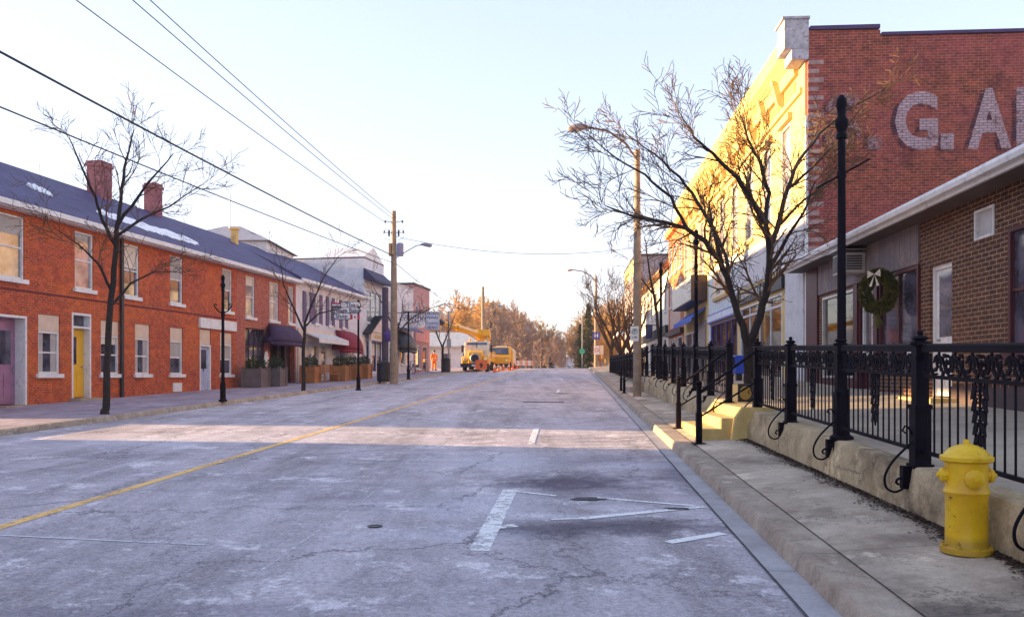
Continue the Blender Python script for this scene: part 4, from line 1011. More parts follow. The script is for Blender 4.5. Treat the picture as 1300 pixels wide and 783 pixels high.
handrail('far black handrail on the sunlit steps, beside the second fence',on_side(3.22,15.85),(XF(15.75),15.75,fz(15.75)))
handrail('near handrail of the farther stair gap, beside the street light pole',on_side(4.15,30.3),(XF(30),30,fz(30)))
handrail('far handrail of the farther stair gap, past the street light pole',on_side(4.3,32.3),(XF(32.4),32.4,fz(32.4)))
g=MB(); 
fs_=root('concrete_steps','small grey concrete steps at the farther stair gap by the street light pole','steps',(4.6,30.3,sideR(4.6,30.3)))
g=MB(); H2=fz(31)-sideR(4.6,31)
g.prism([(-.2,-.2),(-.2,H2/3),(.15,H2/3),(.15,H2*2/3),(.5,H2*2/3),(.5,H2),(1.2,H2),(1.2,-.2)],-.1,2.0,'y'); g.build('flight',M_kerb,fs_,local=True,bevel=.01)

# ornamental banner poles along the street
def banner_pole():
    g=MB(); g.lathe([(0,0),(.13,0),(.13,.05),(.09,.08),(.085,.55),(.06,.62),(.05,.9),(.043,2.9),(.042,3.42),(.06,3.43),(.06,3.47),(.045,3.5),(.072,3.58),(.075,3.63),(.045,3.68),(.05,3.76),(.062,3.80),(.055,3.87),(.025,3.92),(0,3.93)],12); return g
def pole_arm():
    g=MB(); g.tube([(-.28,0,2.87),(0,0,3.02),(.32,0,3.20)],.012,6); g.lathe([(.0,2.98),(.05,2.98),(.05,3.06),(0,3.06)],10); return g
def pole_arm2():
    g=MB()
    for f in (-1,1):
        g.tube([(f*.04,0,2.75),(f*.15,0,2.80),(f*.26,0,2.95),(f*.28,0,3.02),(f*.22,0,3.03),(f*.2,0,2.97)],.02,6)
    g.lathe([(0,2.6),(.06,2.62),(.06,2.8),(0,2.82)],10); return g
def add_pole(label,x,y,z,arm=1,rz_=0):
    rt=root('ornamental_pole',label,'pole',(x,y,z),rz_,'black ornamental street poles')
    inst('shaft','bpole',banner_pole,M_iron,rt,(0,0,0))
    if arm: inst('bracket_arm','arm%d'%arm,pole_arm if arm==1 else pole_arm2,M_iron,rt,(0,0,0))
add_pole('tall black pole on the near fence, in front of the faded lettering',XF(9.3)+.01,9.3,fz(9.3)-.02)
add_pole('black pole on the second fence, before the cream box sign',XF(19.9)+.02,19.95,fz(19.9))
add_pole('black pole on the second fence, nearer the street light pole',XF(27.4),27.4,fz(27.4))
add_pole('black pole on the left pavement before the pale blue door',ax(283,25.4),25.4,sideL(-9,25.4),2)
add_pole('black pole carrying the bakery sign on the left pavement',ax(455,35.5),35.5,sideL(-8,35.5)-.1,0)
add_pole('black pole on the left pavement below the cafe sign',ax(496.5+22,47),47,sideL(-6,47),0)

# ------------------------------------------------------------------ hydrant
hx,hy=3.19,5.75; hzz=sideR(hx,hy)
hy_=root('fire_hydrant','bright yellow fire hydrant with rust spots at the right front','fire hydrant',(hx,hy,hzz),R(-12)); hy_.scale=(.94,.94,.965)
M_hyd=plain('yellow hydrant paint',(.80,.50,.008),.38,var=.10,scale=6,dirt=None,bmp=.25)
def rusty():
    m,nt,b=nmat('chipped yellow enamel'); v=mapping(nt)
    n1=noise(nt,v,14,8,.75); n2=noise(nt,v,3,4)
    c=ramp(nt,n2,[(.3,(.62,.33,.005)),(.65,(.85,.55,.01))])
    c=mixc(nt,ramp(nt,n1,[(.62,(0,0,0)),(.65,(1,1,1))]),c,(.07,.03,.015)); n3=noise(nt,v,5,9,.8); c=mixc(nt,ramp(nt,n3,[(.54,(0,0,0)),(.68,(.65,)*3)]),c,(.48,.24,.01))
    sz=N(nt,'ShaderNodeSeparateXYZ'); nt.links.new(v,sz.inputs[0]); ad=N(nt,'ShaderNodeMath',operation='MULTIPLY_ADD'); nt.links.new(n3,ad.inputs[0]); ad.inputs[1].default_value=-.16; nt.links.new(sz.outputs[2],ad.inputs[2]); c=mixc(nt,ramp(nt,ad.outputs[0],[(0,(.5,)*3),(.06,(0,0,0))]),c,(.16,.09,.03))
    nt.links.new(c,b.inputs['Base Color']); b.inputs['Roughness'].default_value=.4; bump(nt,b,noise(nt,v,30,4),.35,.006); return m
M_hyd=rusty()
g=MB(); g.lathe([(0,0),(.18,0),(.182,.012),(.18,.04),(.172,.045),(.150,.05),(.145,.07),(.143,.41),(.152,.425),(.158,.44),(.152,.458),(.145,.47),(.142,.60),(.148,.63),(.150,.66),(0,.66)],32); g.build('barrel',M_hyd,hy_,smooth=True,local=True)
g=MB(); g.lathe([(0,.655),(.165,.657),(.180,.668),(.182,.695),(.172,.703),(.155,.708),(.145,.725),(.118,.752),(.08,.772),(.045,.783),(.03,.786),(.03,.79),(0,.79)],32); g.build('bonnet',M_hyd,hy_,smooth=True,local=True)
g=MB(); g.lathe([(0,.775),(.026,.785),(.022,.818),(0,.82)],5); g.build('top_nut',M_hyd,hy_,local=True)
g=MB(); g.lathe([(0,.12),(.047,.12),(.047,.155),(.053,.155),(.053,.175),(.043,.184),(.016,.187),(.016,.205),(0,.205)],8,(0,0,.56),'x'); g.build('side_cap',M_hyd,hy_,smooth=True,local=True)
g=MB(); g.lathe([(0,-.12),(.047,-.12),(.047,-.155),(.053,-.155),(.053,-.175),(.043,-.184),(.016,-.187),(.016,-.205),(0,-.205)],8,(0,0,.56),'x'); g.build('side_cap',M_hyd,hy_,smooth=True,local=True)
g=MB(); g.lathe([(0,-.12),(.058,-.12),(.058,-.155),(.068,-.155),(.068,-.178),(.052,-.186),(.018,-.189),(.018,-.208),(0,-.208)],10,(0,0,.55),'y'); g.build('pumper_cap',M_hyd,hy_,smooth=True,local=True)
for i in range(8):
    t=i/8*6.283+.2; g=MB(); g.lathe([(0,.035),(.015,.035),(.015,.055),(0,.055)],6,(.165*math.cos(t),.165*math.sin(t),.005)); g.build('bolt',M_hyd,hy_,local=True)

# flood light box on the landing
fl=root('flood_light','square black box lamp with a round amber face on the stair landing','lamp',(ax(944,15.3),15.3,terr(4.4,15.3)),R(20))
MB().box(-.17,.17,-.06,.12,.02,.36).build('case',M_black,fl,bevel=.02,local=True)
MB().lathe([(0,-.075),(.12,-.075),(.13,-.06),(0,-.06)],20,(0,0,.19),'y').build('lens',plain('amber lens',(.30,.20,.05),.3),fl,local=True)
# blue newspaper box
nb=root('newspaper_box','blue newspaper box standing by the cream block shopfront','newspaper box',(ax(938,24.5),24.5,terr(7,24.5)),R(-90))
MB().box(-.16,.16,-.14,.14,.2,.75).build('cabinet',plain('blue enamel',(.03,.08,.5),.4),nb,bevel=.02,local=True)
MB().box(-.12,.12,-.155,-.143,.45,.7).build('window',M_glass,nb,local=True)
MB().box(-.08,.08,-.08,.08,0,.2).build('pedestal',M_dark,nb,local=True)

# ------------------------------------------------------------------ trees
def jit(d,a,rnd):
    v=Vector((rnd.gauss(0,a),rnd.gauss(0,a),rnd.gauss(0,a))); return (d+v).normalized()
def grow(mb,p,d,L,r,lev,rnd,maxlev,up=.06,spread=.8,kids=4,tw=None,seg=4,rmin=.004,zig=.16,ratio=.62):
    pts=[p.copy()]; rs=[r]; dirs=[]
    for i in range(seg):
        d=jit(d,zig,rnd); d=(d+Vector((0,0,up))).normalized(); p=p+d*(L/seg); pts.append(p.copy()); rs.append(max(rmin,r*(1-.72*(i+1)/seg))); dirs.append(d.copy())
    n=6 if r>.03 else (4 if r>.012 else 3)
    (tw if (tw is not None and lev>=1) else mb).tube(pts,rs,n,caps=False)
    if lev>=maxlev: return
    for k in range(kids):
        t=(k+1+rnd.uniform(-.3,.3))/(kids+.2); t=max(.15,min(1,t)); i=min(seg-1,int(t*seg)); f=t*seg-i
        q=pts[i].lerp(pts[i+1],min(1,f)); bd=dirs[i]
        perp=bd.orthogonal().normalized(); perp=Matrix.Rotation(rnd.random()*6.283,3,bd)@perp
        nd=(bd+perp*spread*rnd.uniform(.6,1.2)).normalized()
        grow(mb,q,nd,L*ratio*rnd.uniform(.75,1.2)*(1.1-.35*t),max(rmin,rs[i]*.62),lev+1,rnd,maxlev,up,spread,kids,tw,seg,rmin,zig,ratio)
def street_tree(label,limbs,Yb,base_pt,seed,maxlev=3,kids=5,Lb=1.5,mat=M_bark,scale=1,rmin=.005,group='bare street trees',up=.05,spread=.85):
    rnd=random.Random(seed); rt=root('bare_tree',label,'tree',base_pt,0,group)
    tk=MB(); cr=MB(); bp=Vector(base_pt)
    for li,limb in enumerate(limbs):
        pts=[Vector((ax(px,Yb+dy),Yb+dy,az(py,Yb+dy)))-bp for px,py,dy,r in limb]; rs=[l[3] for l in limb]
        # densify
        P=[];Q=[]
        for i in range(len(pts)-1):
            for k in range(3):
                t=k/3; P.append(pts[i].lerp(pts[i+1],t)+Vector((rnd.gauss(0,.012),rnd.gauss(0,.012),0))*(1 if i or k else 0)); Q.append(rs[i]+(rs[i+1]-rs[i])*t)
        P.append(pts[-1]); Q.append(rs[-1]); tk.tube(P,Q,8,caps=True)
        tot=len(P)
        for i in range(2,tot):
            if Q[i]>.085*scale or (li==0 and len(limbs)>1): continue
            d=(P[i]-P[i-1]).normalized()
            for _ in range(1 if i<tot-1 else 2):
                if rnd.random()<.15: continue
                perp=Matrix.Rotation(rnd.random()*6.283,3,d)@d.orthogonal().normalized()
                nd=(d+perp*rnd.uniform(.5,1.0)*spread).normalized()
                grow(cr,P[i],nd,Lb*rnd.uniform(.6,1.15),Q[i]*.5,1,rnd,maxlev,up,spread,kids,cr,4,rmin)
    tk.build('trunk',mat,rt,smooth=True,local=True); cr.build('crown',M_twig if mat is M_bark else mat,rt,local=True)
    return rt
# big tree behind the near fence
L=[[(952,503,0,.125),(951,470,0,.105),(950,436,0,.105)],
   [(950,440,0,.085),(937,400,-.1,.07),(926,362,-.2,.064),(915,330,-.4,.058),(893,306,-.6,.05),(872,290,-.8,.042),(842,282,-1.0,.036),(806,276,-1.2,.024),(770,262,-1.3,.013)],
   [(950,440,.1,.09),(966,400,.2,.08),(976,360,.2,.073),(977,320,.2,.066),(972,285,.1,.057),(955,255,0,.055),(935,225,-.2,.045),(905,195,-.3,.034),(882,175,-.5,.022),(865,148,-.6,.012)],
   [(977,318,.2,.06),(990,280,.4,.052),(1000,240,.6,.045),(1012,205,.8,.036),(1040,170,1.0,.028),(1075,140,1.2,.020),(1125,112,1.4,.012)],[(1000,240,.6,.036),(1030,215,.9,.028),(1062,180,1.2,.02),(1095,135,1.5,.011)],[(985,290,.4,.036),(1012,262,.8,.028),(1045,235,1.1,.018),(1070,200,1.2,.010)],
   [(972,285,.1,.05),(975,245,.3,.043),(965,205,.3,.036),(952,185,.2,.028),(945,160,.1,.019),(938,140,.0,.010)],
   [(915,330,-.4,.05),(905,290,-.2,.043),(885,255,.1,.036),(862,225,.3,.028),(830,195,.4,.018),(795,170,.5,.010)],
   [(872,290,-.8,.036),(850,250,-.9,.03),(818,222,-1.0,.022),(780,200,-1.1,.015),(748,172,-1.2,.009)],
   [(926,362,-.2,.045),(922,325,.4,.038),(905,290,.9,.03),(900,255,1.1,.02)],
   [(977,340,.2,.045),(1000,300,-.3,.035),(1020,270,-.6,.025),(1035,230,-.8,.014)]]
street_tree('large bare tree behind the near fence, spreading before the yellow facade',L,17,(ax(952,17),17,az(503,17)),11,maxlev=3,kids=5,Lb=1.0,rmin=.0058,up=.02)
# left tree
Yt=20.2; bt=(ax(133,Yt),Yt,sideL(-9.9,Yt))
L=[[(133,529,0,.13),(134,518,0,.095),(136,480,0,.085),(137,430,.0,.08),(141,380,0,.075),(146,320,0,.065),(150,280,0,.055)],
   [(146,310,0,.05),(130,280,-.2,.04),(120,250,-.4,.032),(105,215,-.6,.024),(88,175,-.8,.012)],
   [(150,285,0,.05),(155,240,.1,.04),(160,205,.2,.028),(170,165,.3,.014)],
   [(150,285,0,.045),(175,250,.3,.034),(195,225,.5,.024),(220,195,.6,.012)],
   [(147,300,0,.04),(180,278,.3,.03),(215,262,.5,.02),(255,235,.7,.010)],
   [(142,370,0,.04),(125,335,-.3,.03),(100,310,-.5,.018),(70,290,-.6,.009)],
   [(140,390,0,.035),(165,360,.2,.026),(195,345,.4,.016),(225,345,.5,.008)]]
street_tree('bare young tree on the left pavement in front of the brick terrace',L,Yt,bt,5,maxlev=3,kids=4,Lb=1.0,scale=1,rmin=.006,mat=M_bark)
# second left tree
Yt=32.8; L=[[(385,500,0,.09),(385,460,0,.075),(386,430,0,.065),(387,410,0,.06)],[(386,420,0,.045),(372,390,-.2,.034),(360,360,-.4,.024),(355,330,-.4,.010)],[(387,410,0,.05),(396,385,.2,.036),(412,350,.4,.024),(430,325,.6,.012)],[(387,415,0,.04),(405,398,.3,.03),(430,392,.6,.014)]]
street_tree('thin bare tree on the left pavement before the bakery',L,Yt,(ax(385,Yt),Yt,sideL(-8.3,Yt)),8,maxlev=3,kids=3,Lb=1.0,rmin=.007)
Yt=46; L=[[(503,482,0,.09),(503,450,0,.075),(503,425,0,.06)],[(503,430,0,.05),(495,405,-.3,.036),(485,385,-.4,.024),(470,355,-.4,.012)],[(503,425,0,.05),(520,405,.4,.036),(545,392,.8,.022),(568,385,1,.010)],[(503,425,0,.045),(510,400,.4,.03),(512,375,.8,.014)]]
street_tree('bare tree half hidden behind the wooden utility pole',L,Yt,(ax(503,Yt),Yt,sideL(-6.3,Yt)),9,maxlev=3,kids=3,Lb=1.1,rmin=.008)
Yt=66; L=[[(562,474,0,.12),(562,450,0,.10),(562,440,0,.09)],[(562,442,0,.07),(555,425,-.3,.05),(550,400,-.4,.02)],[(562,440,0,.07),(568,425,.4,.05),(578,400,.8,.02)]]
street_tree('small bare tree beside the orange crane truck boom',L,Yt,(ax(562,Yt),Yt,sideL(-5,Yt)),10,maxlev=3,kids=3,Lb=1.3,rmin=.012)
# right side trees farther
Yt=33; L=[[(838,490,0,.085),(838,440,0,.075),(834,400,0,.06),(828,365,0,.05)],[(828,365,0,.045),(822,330,-.3,.03),(818,300,-.4,.014)],[(832,390,0,.04),(845,365,.3,.03),(850,340,.5,.02),(862,310,.6,.010)],[(828,372,0,.035),(812,350,.3,.024),(800,330,.5,.010)]]
street_tree('slim bare tree behind the second fence, right of the street light pole',L,Yt,(ax(838,Yt),Yt,terr(6,Yt)),12,maxlev=3,kids=3,Lb=1.0,rmin=.007)
for px,Yt,sd,lab in ((788,52,13,'bushy bare tree just left of the street light pole'),(776,66,14,'bushy bare tree behind the far fence, before the low brick building'),(800,60,22,'dark bare tree close behind the street light pole')):
    yb=449+1404/Yt; L=[[(px,yb,0,.16),(px,yb-22,0,.14),(px,yb-30,0,.12)]]
    for k in range(5):
        a=k/5*6.28+sd; L.append([(px,yb-26,0,.10),(px+14*math.cos(a),yb-50,math.sin(a)*1.0,.07),(px+26*math.cos(a),yb-74,math.sin(a)*1.8,.045),(px+34*math.cos(a),yb-98,math.sin(a)*2.3,.018)])
    street_tree(lab,L,Yt,(ax(px,Yt),Yt,sideR(XR(Yt)+2,Yt)),sd,maxlev=3,kids=4,Lb=1.5,rmin=.010,up=.12,mat=M_mid)

# far trees: a few kinds, copied one by one
def far_tree_kind(seed,H,mat,name='bare_tree',kids=5,spread=.75,maxlev=4,rmin=.024):
    rnd=random.Random(seed); tk=MB(); cr=MB()
    tk.tube([(0,0,-.3),(0,0,H*.25),(rnd.gauss(0,.2),rnd.gauss(0,.2),H*.6),(0,0,H*.85)],[H*.022,H*.017,H*.010,.02],6,caps=False)
    for k in range(11):
        z=H*(.18+.06*k); a=rnd.random()*6.28; d=Vector((math.cos(a),math.sin(a),.9+.06*k)).normalized()
        grow(cr,Vector((0,0,z)),d,H*.36*(1-.035*k),H*.008,1,rnd,maxlev,.05,spread,kids,cr,3,rmin,.14,.60)
    t=tk.build('trunk',mat,None,local=True); c=cr.build('crown',mat,None,local=True); return t,c
def conifer_kind(seed,H):
    rnd=random.Random(seed); tk=MB(); cr=MB(); tk.tube([(0,0,-.3),(0,0,H)],[H*.02,.02],6)
    n=int(H*26)
    for k in range(n):
        t=(k/n)**.85; z=H*(.08+.9*t); Rr=H*.19*(1-t)**.8*rnd.uniform(.6,1.15)+.15; a=rnd.random()*6.28
        d=Vector((math.cos(a),math.sin(a),-.15)); 
        for j in range(7):
            q=Vector((0,0,z))+d*Rr*(j+1)/7; s=.42*(1-.35*j/7)*H/14
            e=Vector((rnd.gauss(0,.5),rnd.gauss(0,.5),rnd.gauss(-.25,.3))).normalized()*s; f=e.cross(Vector((rnd.gauss(0,1),rnd.gauss(0,1),1))).normalized()*s*.30
            cr.add([q-e,q+f,q+e,q-f],[(0,1,2,3)])
    t=tk.build('trunk',M_bark,None,local=True); c=cr.build('crown',M_need,None,local=True); return t,c
kinds=[far_tree_kind(31,11,M_far),far_tree_kind(32,13,M_far),far_tree_kind(33,12,M_far2),far_tree_kind(34,9,M_far2,kids=5)]
cons=[conifer_kind(41,14),conifer_kind(42,10)]
def place_far(kind,x,y,z,s,label,name,group,first=set()):
    rt=root(name,label,'tree',(x,y,z),random.random()*6.28,group); rt.scale=(s,s,s*random.uniform(.9,1.1))
    for src in kind:
        if src.name not in first: first.add(src.name); src.parent=rt
        else:
            c=src.copy(); COL.objects.link(c); c.parent=rt; c.name=src.name
rnd=random.Random(99)
def gz(x,y):
    z=base(y)-.06; a=abs(x-.08*y)
    if y>150: z+=min(60,max(0,a-25))*.035*min(1,(y-150)/150)
    return z
def topscale(px,ytop,Y,H): 
    x=ax(px,Y); z0=gz(x,Y); return x,z0,(az(ytop,Y)-z0)/H
ENV=[(545,420),(560,405),(580,400),(600,396),(620,392),(640,400),(655,398),(675,412),(690,425),(705,434),(716,440)]
def env(px,E):
    for (a,ya),(b,yb) in zip(E,E[1:]):
        if a<=px<=b: return ya+(yb-ya)*(px-a)/(b-a)
    return E[-1][1]
HS=[11,13,12,9]
for i in range(62):
    px=545+ (i*37%172)+rnd.uniform(-3,3); px=min(715,px); Y=rnd.uniform(104,165) if i%3 else rnd.uniform(165,230)
    k=rnd.choice([0,1,0,1,2,3]); yt=env(px,ENV)+rnd.uniform(-14,14)
    x,z0,s=topscale(px,yt,Y,HS[k]*.98); s=min(1.7,s)
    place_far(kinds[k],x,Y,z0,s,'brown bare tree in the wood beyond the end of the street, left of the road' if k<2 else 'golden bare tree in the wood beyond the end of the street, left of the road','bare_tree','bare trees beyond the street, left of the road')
ENV2=[(712,438),(722,420),(735,405),(748,395),(765,385),(800,380),(860,380)]
for i in range(26):
    px=718+(i*29%120)+rnd.uniform(-3,3); Y=rnd.uniform(114,190); k=rnd.choice([2,3,2,0])
    yt=env(px,ENV2)+rnd.uniform(-2,20); x,z0,s=topscale(px,yt,Y,HS[k]); s=min(1.7,s)
    if x<.105*Y-1 and Y<200 and px<728: Y=rnd.uniform(190,240); x,z0,s=topscale(px,yt,Y,HS[k])
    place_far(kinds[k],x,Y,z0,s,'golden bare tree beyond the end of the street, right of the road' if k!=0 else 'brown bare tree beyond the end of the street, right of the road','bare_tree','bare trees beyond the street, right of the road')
for i,(px,yt,Y,k,lab) in enumerate([(625,381,125,0,'tallest dark conifer, behind the far wooden pole'),(656,402,135,1,'small conifer right of the tallest one'),(686,425,150,1,'dark conifer near the middle of the far wood'),(695,422,160,0,'dark broad conifer left of where the far road climbs'),(747,392,112,0,'dark conifer behind the second street light'),(737,408,118,1,'conifer behind the green sign'),(700,440,128,1,'low dark conifer near the far road'),(636,405,150,0,'slender conifer behind the cream box truck')]):
    x,z0,s=topscale(px,yt,Y,(14,10)[k]); place_far(cons[k],x,Y,z0,s,lab,'conifer_tree','conifers beyond the street')
# background woodland masses, either side off to the horizon
mb=MB(); rnd=random.Random(77)
for i in range(5200):
    side=rnd.choice([-1,1]); Y=rnd.uniform(170,330); X=.085*Y+side*rnd.uniform(7,150); 
    if abs(X-.08*Y)<6: continue
    z0=gz(X,Y); h=rnd.uniform(5,11); d=Vector((rnd.gauss(0,.35),rnd.gauss(0,.35),1)).normalized()
    p=Vector((X,Y,z0)); a=.04+.05*rnd.random()
    q=p+d*h*.5; t=p+d*h
    mb.tube([p,q,t],[a*1.6,a,.02],3,caps=False)
    for k in range(7):
        r=p.lerp(t,rnd.uniform(.3,.95)); e=Vector((rnd.gauss(0,1),rnd.gauss(0,1),.9)).normalized()*rnd.uniform(1,2.6); mb.tube([r,r+e],[.045,.012],3,caps=False)
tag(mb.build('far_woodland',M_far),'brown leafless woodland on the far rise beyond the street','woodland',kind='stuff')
# low scrub in the dip
mb=MB()
for i in range(5000):
    Y=rnd.uniform(104,150); side=rnd.choice([-1,1]); X=.085*Y+side*(6.5+rnd.random()*22)
    z0=gz(X,Y)-.1; p=Vector((X,Y,z0)); e=Vector((rnd.gauss(0,.5),rnd.gauss(0,.5),1)).normalized()*rnd.uniform(.8,2.4); mb.tube([p,p+e*.5,p+e+Vector((rnd.gauss(0,.2),0,0))],[.03,.02,.008],3,caps=False)
tag(mb.build('scrub',M_bark),'dark low scrub in the dip beyond the crest of the road','scrub',kind='stuff')

# ------------------------------------------------------------------ street lights and utility pole
def lamp_head(g,tip,dirx,s=1):
    x,y,z=tip
    g.tube([(x,y,z),(x+dirx*.12*s,y,z+.02*s),(x+dirx*.35*s,y,z-.0),(x+dirx*.62*s,y,z-.05*s),(x+dirx*.72*s,y,z-.06*s)],[.04*s,.08*s,.13*s,.12*s,.03*s],10)
def wood_light(label,px,py_base,Y,py_top,arm,armz,X=None,zb=None,r=.13):
    x=ax(px,Y); zb=zb; h=az(py_top,Y)-zb
    rt=root('street_light',label,'street light',(x,Y,zb))
    MB().tube([(0,0,-.1),(0,0,h*.5),(0,0,h)],[r*1.1,r,r*.72],12).build('pole',M_wpole,rt,smooth=True,local=True)
    ex=arm; s=1 if ex>0 else -1
    z0=armz[0]-zb; z1=armz[1]-zb
    pts=[(0,-r*.8,z0),(ex*.25,-r*.8,z0+(z1-z0)*.5),(ex*.6,-r*.8,z0+(z1-z0)*.88),(ex,-r*.8,z1)]
    MB().tube(pts,.035 if r<.15 else .06,7).build('arm',plain('brown steel',(.16,.09,.08),.5),rt,smooth=True,local=True)
    g=MB(); lamp_head(g,(ex,-r*.8,z1),s); lh=g.build('lamp_head',plain('lamp casing',(.28,.2,.2),.5),rt,smooth=True,local=True)
    g=MB(); g.lathe([(0,-.17),(.07,-.15),(.10,-.09),(.10,-.07),(0,-.06)],10,(ex+s*.42,-r*.8,z1)); g.build('lens',plain('lamp lens',(.6,.5,.4),.2),lh,local=True)
    return rt,zb
Yl=27.6; zl=sideR(4.2,Yl)
sl_,zb_=wood_light('tan wooden street light pole with a curved arm, standing on the right pavement',809,502,Yl,190,ax(748,Yl)-ax(809,Yl),(az(205,Yl),az(163,Yl)),zb=zl)
Y2=88; wood_light('distant street light on a wooden pole beside the blue sign',756.5,466,Y2,350,ax(728,Y2)-ax(756,Y2),(az(357,Y2),az(343,Y2)),zb=sideR(9,Y2),r=.17)
# utility pole
Yu=42.7; zu=sideL(-6.2,Yu)
up_=root('utility_pole','tall wooden utility pole with transformer and street light arm, left side','utility pole',(ax(500,Yu),Yu,zu)); 
h=az(268,Yu)-zu
MB().tube([(0,0,-.1),(0,0,h*.5),(0,0,h)],[.21,.17,.12],12).build('pole',M_wpole,up_,smooth=True,local=True)
MB().tube([(.0,-.1,az(330,Yu)-zu),(.5,-.1,az(322,Yu)-zu),(1.2,-.1,az(312,Yu)-zu),(1.5,-.1,az(311.5,Yu)-zu)],.03,6).build('lamp_arm',M_galv,up_,local=True)
g=MB(); lamp_head(g,(1.4,-.1,az(311,Yu)-zu),1,.85); g.build('lamp_head',plain('grey lamp casing',(.25,.24,.3),.5),up_,smooth=True,local=True)
g=MB(); g.lathe([(0,0),(.17,0),(.18,.05),(.18,.62),(.12,.68),(0,.70)],14,(.33,0,az(325,Yu)-zu)); g.build('transformer',plain('transformer grey',(.26,.24,.38),.5),up_,smooth=True,local=True)
MB().box(-.26,-.14,-.1,.1,az(325,Yu)-zu,az(309,Yu)-zu).build('junction_box',plain('rusty box',(.5,.25,.10),.6),up_,local=True)
for zz,wd_ in ((282,.45),(295,.5)):
    z=az(zz,Yu)-zu
    for f in (-1,1):
        g=MB(); g.tube([(f*.08,0,z-.02),(f*wd_,0,z+(.06 if zz==282 else 0))],.02,5); g.lathe([(0,0),(.045,0),(.06,.05),(.03,.07),(.05,.12),(0,.15)],8,(f*wd_,0,z-.04)); g.build('insulator',plain('insulator',(.14,.10,.14),.4),up_,local=True)
    g=MB()
for f in (-1,1):
    g=MB(); z=az(300,Yu)-zu; g.lathe([(0,0),(.05,0),(.05,.32),(0,.34)],8,(f*.25,0,z)); g.build('fuse_cutout',M_dark,up_,local=True)
    MB().tube([(f*.25,0,z+.3),(f*.42,0,z+.38),(f*.55,0,z+.15),(f*.48,0,z-.12),(f*.2,0,z-.2)],.012,4).build('drop_wire',M_dark,up_,local=True)
# near pole behind the camera, end of the wires
p2=root('utility_pole','tall wooden utility pole behind the camera at the end of the wires','utility pole',(-11.4,-9,sideL(-11.4,-9)))
MB().tube([(0,0,-.1),(0,0,11)],[.2,.13],12).build('pole',M_wpole,p2,local=True)
# far pole
Yf=99; p3=root('utility_pole','distant wooden utility pole rising above the trucks','utility pole',(ax(613,Yf),Yf,base(Yf)-.1))
hh=az(363,Yf)-base(Yf)
MB().tube([(0,0,0),(0,0,hh)],[.26,.18],10).build('pole',M_wpole,p3,local=True)
MB().tube([(0,0,hh-3),(1,0,hh-2.4),(1.9,0,hh-2.3)],.05,5).build('lamp_arm',M_galv,p3,local=True)
g=MB(); lamp_head(g,(1.7,0,hh-2.3),1,1); g.build('lamp_head',M_galv,p3,local=True)
# dark sleeve post next to utility pole
Yd=44.5; dp=root('dark_post','thick dark plum post next to the wooden utility pole','post',(ax(489,Yd),Yd,sideL(-6.9,Yd)))
MB().tube([(0,0,0),(0,0,az(365,Yd)-sideL(-6.9,Yd))],[.19,.17],12).build('shaft',plain('dark plum post',(.07,.05,.09),.7,var=.4,scale=6),dp,smooth=True,local=True)
MB().lathe([(0,0),(.18,0),(.25,.12),(.3,.35),(.22,.55),(0,.6)],10,(.22,-.1,2.15)).build('flower_basket',plain('violet basket',(.10,.05,.25),.8),dp,local=True)
# wires
def wire(label,P0,P1,sag,r=.012,n=24):
    P0,P1=Vector(P0),Vector(P1); mb=MB(); pts=[]
    for i in range(n+1):
        t=i/n; p=P0.lerp(P1,t); p.z-=sag*4*t*(1-t); pts.append(p-P0)
    mb.tube(pts,r,5); o=mb.build('overhead_wire',M_black,None,local=True); o.location=P0
    return tag(o,label,'wire','overhead wires')
ux=ax(500,Yu); nx_,ny_=-11.4,-9
wire('uppermost thin overhead wire crossing the upper left of the sky',(ux+.1,Yu,az(276,Yu)),(nx_+.6,ny_,9.9),.45,.0125)
wire('thin overhead wire just below the uppermost one',(ux-.1,Yu,az(277,Yu)),(nx_+.2,ny_,9.75),.45,.0125)
wire('single thin wire left of the upper pair in the sky',(ux-.4,Yu,az(283,Yu)),(nx_-.4,ny_,8.7),.45,.0125)
wire('thick black overhead cable running to the left edge',(ux,Yu,az(325,Yu)),(nx_,ny_,5.9),.35,.024)
wire('lowest overhead cable passing the bare tree to the left edge',(ux,Yu,az(334,Yu)),(nx_,ny_,4.25),.25,.016)
wire('cable crossing the street from the utility pole to the red brick shop',(ux,Yu,az(300,Yu)),(RA+RK*50+.0,50,8.3),.9,.014)
wire('cable dropping away from the utility pole towards the distant pole',(ux,Yu,az(332,Yu)),(ax(613,Yf),Yf,7.9),.9,.018)
wire('slack service wire from the thick cable down to the bakery roof',(ax(408,35),35,az(300,35)),(ax(398,47),47,6.6),.1,.008)

# ------------------------------------------------------------------ signs
def sign_plate(g,w,h,z,y=-.02,t=.01): g.box(-w/2,w/2,y-t,y,z-h/2,z+h/2)
# parking sign on the street light
ps=root('parking_sign','small white parking sign with a green ring on the street light pole','sign',(ax(805.5,Yl-.2),Yl-.22,az(424,Yl)-.25))
MB().box(-.14,.14,-.01,0,0,.50).build('plate',M_white,ps,local=True)
g=MB(); g.tube([(.085*math.cos(i*.3142),-.015,.33+.085*math.sin(i*.3142)) for i in range(21)],.011,5); g.build('ring',plain('sign green',(.02,.22,.10),.5),ps,local=True)
textmesh('P',.14,'letter',M_dark,ps,Matrix.Translation((0,-.013,.33))@Matrix.Rotation(R(90),4,'X'),.003)
textmesh('2 HR',.08,'letter',M_dark,ps,Matrix.Translation((0,-.013,.13))@Matrix.Rotation(R(90),4,'X'),.002)
